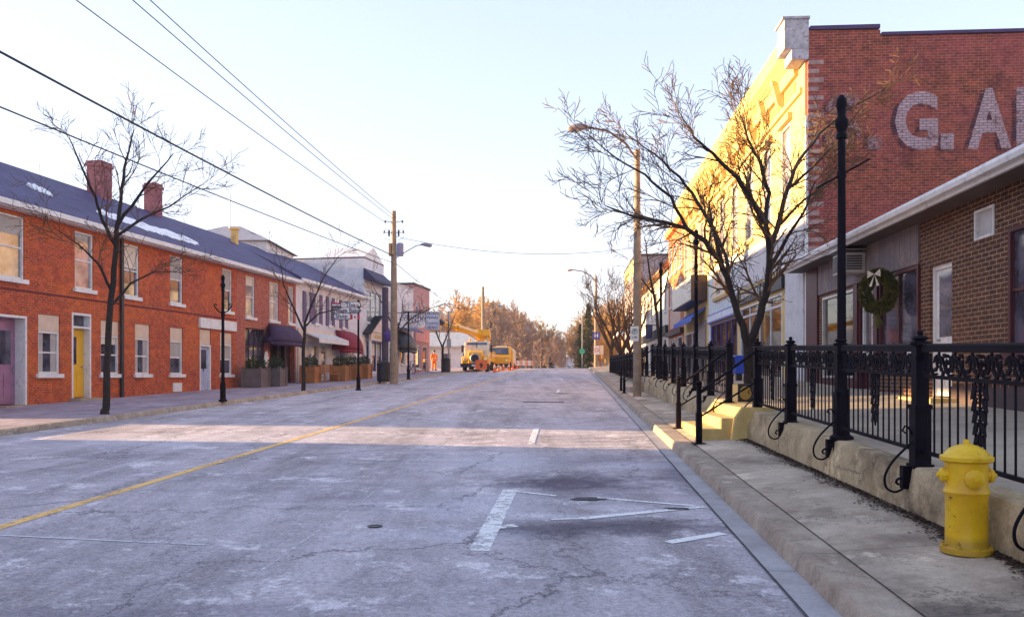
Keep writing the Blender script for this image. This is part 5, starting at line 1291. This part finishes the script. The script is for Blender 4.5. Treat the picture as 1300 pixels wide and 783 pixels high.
# distant blue and white signs
Ys=87.4; bs_=root('blue_road_sign','blue square road sign on the distant street light pole','sign',(ax(757,Ys),Ys,az(431,Ys)))
MB().box(-.38,.38,-.03,0,0,.78).build('plate',plain('sign blue',(.03,.05,.32),.5),bs_,local=True)
textmesh('H',.6,'letter',M_white,bs_,Matrix.Translation((0,-.035,.40))@Matrix.Rotation(R(90),4,'X'),.01)
ws_=root('white_road_sign','white rectangular road sign below the blue one','sign',(ax(757.5,Ys),Ys,az(450,Ys)))
MB().box(-.3,.3,-.03,0,0,.95).build('plate',M_white,ws_,local=True)
MB().tube([(.2*math.cos(i*.3142),-.04,.5+.2*math.sin(i*.3142)) for i in range(21)],.03,5).build('ring',plain('sign red',(.5,.03,.03),.5),ws_,local=True)
gs=root('green_sign','green sign on a slim pale pole at the crest of the road','sign',(ax(739,90),90,base(90)+.13))
MB().tube([(0,0,0),(0,0,6.2)],.05,6).build('pole',M_galv,gs,local=True)
MB().lathe([(0,-.09),(.33,-.09),(.33,-.06),(0,-.06)],8,(0,0,1.75),'y').build('plate',plain('sign green far',(.05,.42,.25),.5),gs,local=True)
ob=root('orange_notice','small pale notice on an orange post beside the low brick building','sign',(ax(764,86),86,sideR(9,86)))
MB().box(-.16,.16,-.02,.0,1.3,2.3).build('plate',M_cream,ob,local=True); MB().tube([(0,.02,0),(0,.02,2.3)],.05,6).build('post',plain('orange post',(.5,.14,.05),.6),ob,local=True)
bz=root('blue_projecting_sign','small dark blue vertical sign on the cream shop row','sign',(ax(824,60),60.0,az(430,60)))
MB().box(-.25,.25,-.04,.04,0,1.05).build('plate',M_nav,bz,local=True); MB().tube([(.0,0,1.0),(1.2,0,1.0)],.03,5).build('bracket',M_dark,bz,local=True)
# bakery sign (three lobed boards with flags)
Yb=35.5; vs=root('bakery_sign','white lobed hanging sign with two small flags, reading The Village Bake Shop','sign',(ax(439,Yb),Yb-.02,az(408,Yb)))
def pill(g,x0,x1,z0,z1,y0,y1,n=8):
    r=(z1-z0)/2; pts=[]
    for i in range(n+1): t=-math.pi/2+math.pi*i/n; pts.append((x1-r+r*math.cos(t),(z0+z1)/2+r*math.sin(t)))
    for i in range(n+1): t=math.pi/2+math.pi*i/n; pts.append((x0+r+r*math.cos(t),(z0+z1)/2+r*math.sin(t)))
    g.prism(pts,y0,y1,'y')
k=Yb/F_
def vx(px): return (px-439)*k
def vzz(py): return (408-py)*k
trim=MB(); brd=MB()
for x0,x1,y0,y1 in ((432,458.5,382.5,392),(422,458,390.5,398),(423.5,447,397,406)):
    pill(trim,vx(x0),vx(x1),vzz(y1),vzz(y0),-.03,.03); pill(brd,vx(x0)+.03,vx(x1)-.03,vzz(y1)+.03,vzz(y0)-.03,-.04,-.031)
trim.build('board_edge',M_dark,vs,local=True); brd.build('board',M_white,vs,local=True)
M_ink=plain('plum ink',(.06,.03,.12),.5)
RX=Matrix.Rotation(R(90),4,'X')
textmesh('The',.26,'lettering',M_ink,vs,Matrix.Translation((vx(445),-.046,vzz(387.3)))@RX,.004)
textmesh('Village Bake',.245,'lettering',M_ink,vs,Matrix.Translation((vx(440),-.046,vzz(394.4)))@RX,.004)
textmesh('Shop',.26,'lettering',M_ink,vs,Matrix.Translation((vx(434),-.046,vzz(401.6)))@RX,.004)
g=MB(); g.box(vx(422),vx(432),-.03,.0,vzz(386.3),vzz(384.3)); g.build('flag_red_stripe',plain('flag red',(.5,.02,.04),.6),vs,local=True)
g=MB(); g.box(vx(422),vx(432),-.03,.0,vzz(388.3),vzz(386.31)); g.build('flag_white_stripe',M_white,vs,local=True)
g=MB(); g.box(vx(422),vx(432),-.03,.0,vzz(390.3),vzz(388.31)); g.build('flag_blue_stripe',M_nav,vs,local=True)
fr=plain('flag red',(.5,.02,.04),.6)
g=MB(); g.box(vx(445),vx(448),-.06,-.045,vzz(405.5),vzz(399.5)); g.box(vx(454),vx(457),-.06,-.045,vzz(405.5),vzz(399.5)); g.box(vx(450),vx(452),-.063,-.058,vzz(404),vzz(401.2)); f_=g.build('flag_red_bars',fr,vs,local=True)
g=MB(); g.box(vx(448)+.001,vx(454)-.001,-.055,-.045,vzz(405.5),vzz(399.5)); g.build('flag_white_field',M_white,vs,local=True)
MB().box(vx(420.5),vx(421.3),-.02,.02,vzz(407),vzz(383)).build('side_bar',M_dark,vs,local=True)
MB().tube([(vx(455),.0,vzz(408)-.1),(vx(455),.0,vzz(383))],.03,6).build('mount',M_iron,vs,local=True)
# cafe sign
Yc=56; k=Yc/F_
cs=root('cafe_sign','white rectangular sign lettered ORONO COUNTRY CAFE projecting over the pavement','sign',(ax(524,Yc),Yc,az(416,Yc)))
def cx_(px): return (px-524)*k
def cz_(py): return (416-py)*k
MB().box(cx_(507),cx_(539),-.05,.05,cz_(416),cz_(398)).build('board',M_white,cs,local=True,bevel=.02)
for t_,py,sz in (('ORONO',401.3,.31),('COUNTRY',405.2,.31),('CAFE',409.3,.31),('breakfast  lunch',412.4,.15),('open daily',414.4,.14)):
    textmesh(t_,sz,'lettering',M_ink if sz>.2 else M_nav,cs,Matrix.Translation((cx_(524.5),-.056,cz_(py)))@RX,.006 if sz>.2 else 0,xs=1.25)
MB().tube([(cx_(505),0,cz_(397)),(cx_(541),0,cz_(397))],.03,5).build('hanger',M_dark,cs,local=True)
MB().tube([(cx_(506),0,cz_(397)),(cx_(506)-.9,1.2,cz_(396))],.03,5).build('wall_bracket',M_dark,cs,local=True)
Yc=60; k=Yc/F_
vd=root('variety_sign','pale blue sign with dark blue lines of lettering right of the cafe sign','sign',(ax(549,Yc),Yc,az(419,Yc)))
MB().box((540-549)*k,(558-549)*k,-.06,.06,0,(419-395.5)*k).build('frame',M_galv,vd,local=True)
MB().box((541-549)*k,(557-549)*k,-.07,-.061,.05,(419-396.5)*k).build('face',plain('pale blue face',(.60,.62,.75),.4),vd,local=True)
for t_,py,sz in (('ORONO',398.3,.27),('Variety',403,.30),('LOTTO',411,.25),('VIDEO',416,.28)):
    textmesh(t_,sz,'lettering',M_nav,vd,Matrix.Translation((0,-.075,(419-py)*k))@RX,.006)
MB().tube([(-.8,0,1.4),(-2.2,.8,1.4)],.04,5).build('wall_bracket',M_dark,vd,local=True)

# ------------------------------------------------------------------ street furniture on the left
M_pl=plain('orange planter wood',(.38,.15,.05),.7,var=.3); M_shrub=plain('winter evergreen',(.03,.045,.02),.9,var=.5,scale=8,bmp=0)
def shrub(g,cx,cy,cz,r,h,n,rnd,s=.06):
    for i in range(n):
        a=rnd.random()*6.28; q=rnd.random()**.5*r; z=cz+rnd.random()*h*(1-.5*q/r); p=Vector((cx+q*math.cos(a),cy+q*math.sin(a),z))
        e=Vector((rnd.gauss(0,1),rnd.gauss(0,1),rnd.gauss(.4,.8))).normalized()*s*rnd.uniform(.6,1.5); f=e.orthogonal().normalized()*s*.3; g.add([p-e,p+f,p+e,p-f],[(0,1,2,3)])
rnd=random.Random(21)
for px,Y,w,mat,lab in ((325,37.0,.85,plain('grey planter wood',(.16,.12,.12),.8),'dark grey box planter by the plum awning'),(350,38.0,.7,plain('grey planter wood',(.16,.12,.12),.8),'smaller grey box planter under the plum awning'),
    (394,42.5,.75,M_pl,'orange wood box planter at the left end of the bakery bench'),(432,45.5,.8,M_pl,'orange wood box planter right of the bakery bench'),(447,47.5,.8,M_pl,'orange wood box planter below the burgundy awning'),(462,49.5,.7,M_pl,'orange wood box planter before the navy shopfront')):
    X=ax(px,Y); rt=root('box_planter',lab,'planter',(X,Y,sideL(X,Y)),R(-9),'box planters on the left pavement')
    g=MB(); g.box(-w/2,w/2,-w/2,w/2,0,.85); 
    for e in (-1,1):
        for f in (-1,1): g.box(e*w/2-.05,e*w/2+.05,f*w/2-.05,f*w/2+.05,0,.92)
    g.build('box',mat,rt,local=True)
    g=MB(); shrub(g,0,0,.8,w*.55,.75,700,rnd); g.build('shrub',M_shrub,rt,local=True)
# bench
X,Y=ax(412,43.8),43.8; bn=root('wooden_bench','orange brown wooden bench on the pavement outside the bakery','bench',(X,Y,sideL(X,Y)),math.atan2(1,.163))
g=MB(); 
for i in range(4): g.box(-1.1,1.1,-.45+i*.11,-.36+i*.11,.42,.46)
g.build('seat',M_pl,bn,local=True)
g=MB()
for i in range(4): g.box(-1.1,1.1,.02+i*.02,.05+i*.02,.52+i*.11,.61+i*.11)
g.build('backrest',M_pl,bn,local=True)
for sx in (-.95,.95):
    for yy in (-.42,.02): MB().box(sx-.04,sx+.04,yy-.03,yy+.04,0,.42 if yy<0 else .95).build('leg',M_pl,bn,local=True)
# bins
def bin_(label,px,Y,r=.34,h=1.0):
    X=ax(px,Y); rt=root('litter_bin',label,'bin',(X,Y,sideL(X,Y)),0,'black litter bins')
    g=MB(); g.lathe([(0,0),(r*.88,0),(r*.88,.04),(r,.08),(r,h*.85),(r*1.06,h*.86),(r*1.06,h*.92),(0,h*.92)],16); g.build('body',M_dark,rt,smooth=True,local=True)
    g=MB(); g.lathe([(0,h*.921),(r*1.0,h*.921),(r*.8,h),(r*.3,h*1.06),(0,h*1.07)],16); g.build('lid',M_black,rt,smooth=True,local=True)
bin_('black litter bin at the foot of the dark plum post',487,43.6,.36,1.05); bin_('black litter bin near the worker in orange',566,66.5,.38,1.1)
gp_=root('grey_post','slim grey post beside the farther black litter bin','post',(ax(570,67.5),67.5,sideL(-5,67.5)))
MB().tube([(0,0,0),(0,0,5)],.09,8).build('shaft',M_galv,gp_,local=True); MB().box(-.18,.18,-.15,-.08,2.0,2.7).build('box',M_galv,gp_,local=True)
# bicycle by the cafe
bx_=root('parked_bicycle','dark bicycle leaning by the black dome awning','bicycle',(ax(522,60),60,sideL(-7,60)),R(75))
for wx in (-.5,.5):
    w_=MB().tube([(wx+.33*math.cos(i*.3927),0,.34+.33*math.sin(i*.3927)) for i in range(17)],.022,5).build('wheel',M_black,bx_,local=True)
g=MB(); g.tube([(-.5,0,.34),(-.15,0,.75),(.38,0,.80),(.5,0,.34)],.02,5); g.tube([(-.5,0,.34),(-.02,0,.32),(.38,0,.8)],.02,5); g.tube([(-.02,0,.32),(-.17,0,.85)],.02,5); g.build('frame',plain('bike frame',(.08,.05,.2),.4),bx_,local=True)
MB().box(-.27,-.06,-.06,.06,.86,.91).build('saddle',M_black,bx_,local=True); MB().tube([(.36,-.25,1.0),(.36,0,.95),(.36,.25,1.0)],.014,5).build('handlebar',M_dark,bx_,local=True)

# ------------------------------------------------------------------ worker
def skin_body(name,joints,edges,radii,mat,parent,sub=2):
    me=bpy.data.meshes.new(name); me.from_pydata(joints,edges,[]); o=bpy.data.objects.new(name,me); COL.objects.link(o); o.parent=parent
    sk=o.modifiers.new('skin','SKIN'); sk.use_smooth_shade=True
    for i,r in enumerate(radii):
        me.skin_vertices[0].data[i].radius=(r,r) if not isinstance(r,tuple) else r
    me.skin_vertices[0].data[0].use_root=True
    ss=o.modifiers.new('sub','SUBSURF'); ss.levels=sub; ss.render_levels=sub; me.materials.append(mat); return o
Yp=74; Xp=ax(551,Yp); pz=sideL(Xp,Yp)
pr=root('person','worker in a full orange high-visibility suit standing on the left pavement by the poles','person',(Xp,Yp,pz),R(25))
M_hv=plain('hi-vis orange cloth',(.85,.20,.015),.8,var=.15); M_skin=plain('skin',(.5,.3,.22),.6)
J=[(0,0,.93),(0,0,1.15),(0,0,1.38),(0,0,1.50),(0,-.02,1.60),(0,-.02,1.74),
   (-.19,0,1.42),(-.27,-.02,1.17),(-.25,-.12,.95),(-.24,-.16,.86),(.19,0,1.42),(.27,.02,1.17),(.25,-.08,.93),(.24,-.12,.84),
   (-.10,0,.88),(-.13,-.03,.50),(-.14,.02,.09),(-.15,-.13,.04),(.10,0,.88),(.14,.05,.50),(.15,.1,.09),(.16,-.05,.04)]
E=[(0,1),(1,2),(2,3),(3,4),(4,5),(2,6),(6,7),(7,8),(8,9),(2,10),(10,11),(11,12),(12,13),(0,14),(14,15),(15,16),(16,17),(0,18),(18,19),(19,20),(20,21)]
Rr=[.15,.13,.15,.06,.085,.08,.07,.05,.04,.035,.07,.05,.04,.035,.10,.07,.05,.045,.10,.07,.05,.045]
skin_body('body',J,E,Rr,M_skin,pr)
skin_body('jacket',[(0,0,.86),(0,0,1.15),(0,0,1.38),(0,0,1.48),(-.20,0,1.42),(-.29,-.02,1.17),(-.27,-.12,.96),(.20,0,1.42),(.29,.02,1.17),(.27,-.08,.94)],[(0,1),(1,2),(2,3),(2,4),(4,5),(5,6),(2,7),(7,8),(8,9)],[(.20,.17),(.18,.15),(.19,.15),.09,.09,.075,.062,.09,.075,.062],M_hv,pr)
skin_body('trousers',[(0,0,.92),(-.11,0,.84),(-.14,-.03,.50),(-.15,.02,.10),(.11,0,.84),(.15,.05,.50),(.16,.1,.10)],[(0,1),(1,2),(2,3),(0,4),(4,5),(5,6)],[.16,.13,.10,.085,.13,.10,.085],M_hv,pr)
MB().lathe([(.15,1.70),(.12,1.71),(.115,1.78),(.08,1.84),(0,1.86)],14,(0,-.02,0)).build('hard_hat',M_dark,pr,smooth=True,local=True)
for f in (-1,1):
    MB().box(f*.15-.055,f*.15+.055,-.2,.1,-0,.11).build('boot',M_black,pr,local=True,bevel=.02)
MB().lathe([(.202,-.02),(.204,.05),(.202,.05)],16,(0,0,1.1)).build('reflective_band',plain('reflective strip',(.7,.7,.6),.4),pr,local=True)

# ------------------------------------------------------------------ works vehicles
M_ty=plain('works yellow paint',(.80,.40,.02),.35,var=.12); M_or=plain('safety orange',(.85,.16,.04),.6,var=.1); M_cab=plain('cab cream paint',(.74,.66,.5),.4)
def wheel(parent,x,y,z,r=.5,w=.3):
    g=MB(); g.lathe([(r*.55,-w/2),(r*.95,-w/2),(r,-w*.3),(r,w*.3),(r*.95,w/2),(r*.55,w/2)],20,(x,y,z),'x'); t=g.build('wheel',M_black,parent,smooth=True,local=True)
    g=MB(); g.lathe([(0,-w*.3),(r*.55,-w*.42),(r*.56,w*.42),(0,w*.3)],14,(x,y,z),'x'); g.build('rim',M_galv,t,local=True)
Yk=71.5; xk=ax(603,Yk); tk=root('crane_truck','orange-yellow crane truck with raised boom facing the camera at the left kerb','truck',(xk,Yk,rz(xk,Yk)),R(-3))
g=MB(); g.box(-1.0,1.0,1.7,9,.65,.95); g.build('chassis',M_dark,tk,local=True)
g=MB(); g.prism([(0,.7),(0,1.5),(.15,1.75),(1.6,1.95),(1.6,.7)],-.62,.62,'x'); g.build('hood',M_ty,tk,local=True,bevel=.08)
for a_,b_ in ((-1.2,-.625),(.625,1.2)): g=MB(); g.prism([(.1,.6),(.1,1.15),(.35,1.4),(1.5,1.45),(1.6,.6)],a_,b_,'x'); g.build('fender',M_ty,tk,local=True,bevel=.08)
g=MB(); g.prism([(1.6,.7),(1.6,1.95),(1.85,2.75),(3.2,2.8),(3.2,.7)],-1.1,1.1,'x'); cb=g.build('cab',M_cab,tk,local=True,bevel=.05)
g=MB(); g.add([(-.98,1.64,2.02),(.98,1.64,2.02),(.9,1.83,2.64),(-.9,1.83,2.64)],[(0,1,2,3)]); o=g.build('windscreen',glassm('cab glass',(.03,.04,.12),.05),cb,local=True); m=o.modifiers.new('s','SOLIDIFY'); m.thickness=.03; m.offset=0
for f in (-1,1): MB().box(f*1.112-.008,f*1.112+.008,2.0,2.9,1.9,2.55).build('side_window',M_glass,cb,local=True)
g=MB(); g.lathe([(0,-.06),(.40,-.06),(.44,-.02),(.44,0),(0,0)],20,(0,0,1.2),'y'); g.build('grille',M_galv,tk,local=True)
g=MB(); g.lathe([(0,-.08),(.33,-.08),(.33,-.061),(0,-.061)],20,(0,0,1.2),'y'); g.build('grille_core',M_dark,tk,local=True)
g=MB(); g.box(-1.25,1.25,-.35,-.05,.42,.75); g.build('bumper',M_dark,tk,local=True,bevel=.03)
for f in (-1,1):
    g=MB(); g.lathe([(0,-.05),(.13,-.05),(.15,0),(0,0)],14,(f*.9,.1,1.15),'y'); g.build('headlight',plain('headlight',(.9,.8,.45),.2),tk,local=True)
    g=MB(); g.box(f*1.3-.09,f*1.3+.09,1.75,1.85,1.75,2.4); g.tube([(f*1.1,1.8,2.3),(f*1.3,1.8,2.3)],.02,5); g.build('mirror',M_dark,tk,local=True)
for yy in (1.0,6.2,7.4):
    for f in (-1,1): wheel(tk,f*1.0,yy,.5)
g=MB(); g.box(-1.15,1.15,3.4,9,.96,1.25); g.box(-1.15,1.15,4.8,9,1.25,2.0); g.build('deck',M_ty,tk,local=True,bevel=.03)
g=MB(); g.box(-.3,.9,3.6,4.8,1.25,3.3); g.prism([(3.2,3.3),(3.2,3.9),(5.2,3.7),(5.2,3.0)],-.2,1.0,'x'); g.build('turret',M_ty,tk,local=True,bevel=.05)
for x in (-.7,0,.7): MB().lathe([(0,2.8),(.09,2.8),(.07,2.92),(0,2.94)],10,(x,2.2,0)).build('roof_beacon',plain('amber beacon',(.85,.35,.03),.3),cb,local=True)
for f in (-1,1):
    MB().box(f*1.16-.12,f*1.16+.12,1.9,3.0,.42,.5).build('running_board',M_dark,tk,local=True)
    MB().box(f*1.157-.006,f*1.157+.006,5.0,8.8,1.55,1.68).build('side_stripe',M_white,tk,local=True)
    MB().tube([(f*.75,3.35,1.2),(f*.75,3.35,3.2)],.07,8).build('exhaust_stack',M_galv,tk,local=True)
MB().box(-.03,.03,1.66,1.69,2.02,2.66).build('windscreen_bar',M_dark,cb,local=True)
MB().box(-.25,.25,-.37,-.352,.5,.66).build('number_plate',M_white,tk,local=True)
# boom from the turret forward and up to the left
b0=Vector((.3,4.0,3.35)); b1=Vector((ax(560,68)-xk,-3.6,az(408,68)-rz(xk,Yk)))
g=MB(); d=(b1-b0); g.tube([b0-d*.06,b0+d*.62],[.34,.30],4); g.build('boom',M_ty,tk,local=True)
g=MB(); g.tube([b0+d*.62,b0+d*.95],[.21,.19],4); g.build('boom_extension',M_ty,tk,local=True)
g=MB(); g.tube([b0+d*.93,b1],[.28,.24],4); g.tube([b1,b1+Vector((0,0,-.9))],.02,4); g.build('boom_head',M_dark,tk,local=True)
g=MB(); g.tube([b0+Vector((.0,-.2,-.7)),b0+d*.35+Vector((0,0,-.25))],.09,8); g.build('lift_cylinder',M_galv,tk,local=True)
# second truck
Yv=80; xv=ax(634,Yv); tv=root('box_truck','yellow works truck with a cream box body parked behind the crane truck','truck',(xv,Yv,rz(xv,Yv)),R(-4))
g=MB(); g.prism([(0,.5),(0,1.3),(.9,1.5),(1.3,2.3),(2.4,2.35),(2.4,.5)],-1.0,1.0,'x'); cb=g.build('cab',M_ty,tv,local=True,bevel=.06)
g=MB(); g.add([(-.85,.88,1.55),(.85,.88,1.55),(.78,1.24,2.2),(-.78,1.24,2.2)],[(0,1,2,3)]); o=g.build('windscreen',M_glass,cb,local=True); m=o.modifiers.new('s','SOLIDIFY'); m.thickness=.05
g=MB(); n=10; pts=[(-1.1,.7),(1.1,.7),(1.1,2.0)]+[(1.1*math.cos(t),2.0+.45*math.sin(t)) for t in [math.pi*i/n for i in range(1,n)]]+[(-1.1,2.0)]
g.prism(pts,2.5,7.5,'y'); g.build('box_body',M_cab,tv,local=True,bevel=.04)
MB().box(-1.12,1.12,2.45,3.6,.65,2.1).build('side_locker',M_ty,tv,local=True,bevel=.03)
for yy in (1.0,5.8):
    for f in (-1,1): wheel(tv,f*.95,yy,.42,.42,.26)
for f in (-1,1): MB().lathe([(0,-.04),(.11,-.04),(.12,0),(0,0)],12,(f*.72,0,.95),'y').build('headlight',plain('headlight',(.9,.8,.45),.2),tv,local=True)
MB().box(-1.05,1.05,-.15,-.0,.4,.62).build('bumper',M_dark,tv,local=True)
# cones, barrel, barricades
def cone_mb():
    g=MB(); g.box(-.2,.2,-.2,.2,0,.04); g.lathe([(0,.04),(.15,.04),(.035,.74),(0,.75)],14); return g
cn=None
for i,(px,Y,lab) in enumerate(((628,70,'nearest orange traffic cone, right of the crane truck'),(633,74,'orange traffic cone second from the crane truck'),(639,77,'orange traffic cone before the cream box truck wheel'),(646,76,'orange traffic cone under the cream box body'),(651,82,'orange traffic cone near the rear of the box truck'),(656,86,'farthest orange traffic cone near the white barrier'))):
    X=ax(px,Y)
    rt=root('traffic_cone',lab,'traffic cone',(X,Y,rz(X,Y)),0,'orange cones along the works trucks')
    inst('cone_body','cone',cone_mb,M_or,rt,(0,0,0)); inst('reflective_collar','collar',lambda:MB().lathe([(.098,.40),(.102,.40),(.076,.56),(.072,.56)],14),M_white,rt,(0,0,0))
bc=root('barricade','orange mesh barricade with a dark arrow beside the crane truck front wheel','barricade',(ax(611,70),70,rz(ax(611,70),70)))
MB().box(-.5,.5,-.04,.04,.25,1.05).build('panel',M_or,bc,local=True)
for f in (-1,1): MB().box(f*.42-.03,f*.42+.03,-.25,.25,0,.25).build('foot',M_dark,bc,local=True)
g=MB(); g.add([(-.2,-.05,.6),(0,-.05,.85),(.2,-.05,.6),(.08,-.05,.6),(.08,-.05,.4),(-.08,-.05,.4),(-.08,-.05,.6)],[(0,1,2,3,4,5,6)]); g.build('arrow',M_dark,bc,local=True)
bc2=root('barrier','orange and white barrier across the lane behind the trucks','barricade',(ax(665,88),88,rz(ax(665,88),88)))
MB().box(-1.0,1.0,-.05,.05,.3,.85).build('board',plain('pale salmon board',(.8,.35,.25),.6),bc2,local=True)
for f in (-.8,.8): MB().box(f-.04,f+.04,-.25,.25,0,.3).build('foot',M_dark,bc2,local=True)
for f in (-.6,0,.6): MB().box(f-.13,f+.13,-.06,-.051,.3,.85).build('stripe',M_white,bc2,local=True)

# ------------------------------------------------------------------ sky, sun, camera
SUN_EL=6.8; sd=Vector((-1,.14,0)).normalized(); azm=math.atan2(sd.x,sd.y)   # clockwise from +Y
w=bpy.data.worlds.new('World'); scene.world=w; w.use_nodes=True; nt=w.node_tree; bg=nt.nodes['Background']
sky=nt.nodes.new('ShaderNodeTexSky'); sky.sky_type='NISHITA'; sky.sun_disc=False; sky.sun_elevation=R(SUN_EL); sky.sun_rotation=azm
sky.air_density=1.0; sky.dust_density=.1; sky.ozone_density=2.0; sky.altitude=100
mx=nt.nodes.new('ShaderNodeMix'); mx.data_type='RGBA'; mx.blend_type='MULTIPLY'; mx.inputs[0].default_value=1; mx.inputs[7].default_value=(1.04,.985,1.12,1)
gm=nt.nodes.new('ShaderNodeGamma'); gm.inputs[1].default_value=.44; nt.links.new(sky.outputs[0],gm.inputs[0]); bw_=nt.nodes.new('ShaderNodeRGBToBW'); nt.links.new(gm.outputs[0],bw_.inputs[0]); ds=nt.nodes.new('ShaderNodeMix'); ds.data_type='RGBA'; ds.inputs[0].default_value=.0; nt.links.new(gm.outputs[0],ds.inputs[6]); nt.links.new(bw_.outputs[0],ds.inputs[7]); nt.links.new(ds.outputs[2],mx.inputs[6]); nt.links.new(mx.outputs[2],bg.inputs[0]); bg.inputs[1].default_value=.15
sl=bpy.data.lights.new('sun','SUN'); sl.energy=4.2; sl.angle=R(.5); sl.color=(1,.66,.30); so=bpy.data.objects.new('sun',sl); COL.objects.link(so)
dirv=Vector((sd.x*math.cos(R(SUN_EL)),sd.y*math.cos(R(SUN_EL)),math.sin(R(SUN_EL)))); so.rotation_euler=dirv.to_track_quat('Z','Y').to_euler(); so.location=(-30,10,30)
cam=bpy.data.cameras.new('camera'); co=bpy.data.objects.new('camera',cam); COL.objects.link(co); co.location=(0,0,0); co.rotation_euler=(R(90),0,0)
cam.sensor_width=36; cam.lens=36*F_/1300; cam.shift_y=(477-391.5)/1300; cam.clip_end=3000; cam.clip_start=.05; scene.camera=co
scene.view_settings.view_transform='Standard'; scene.view_settings.look='None'; scene.view_settings.gamma=1; scene.view_settings.exposure=2.52
hz_=MB().box(-712,712,-104,906,-6.0,36).build('haze',bpy.data.materials.new('morning haze')); hz_['kind']='stuff'; hz_['label']='thin warm morning haze filling the air over the street'; hz_['category']='haze'
hm=hz_.data.materials[0]; hm.use_nodes=True; hn=hm.node_tree; hn.nodes.remove(hn.nodes['Principled BSDF']); pv=hn.nodes.new('ShaderNodeVolumePrincipled'); pv.inputs['Color'].default_value=(.95,.90,.92,1); pv.inputs['Density'].default_value=.0005; pv.inputs['Anisotropy'].default_value=.3
hn.links.new(pv.outputs[0],hn.nodes['Material Output'].inputs['Volume'])
scene.render.engine='CYCLES'
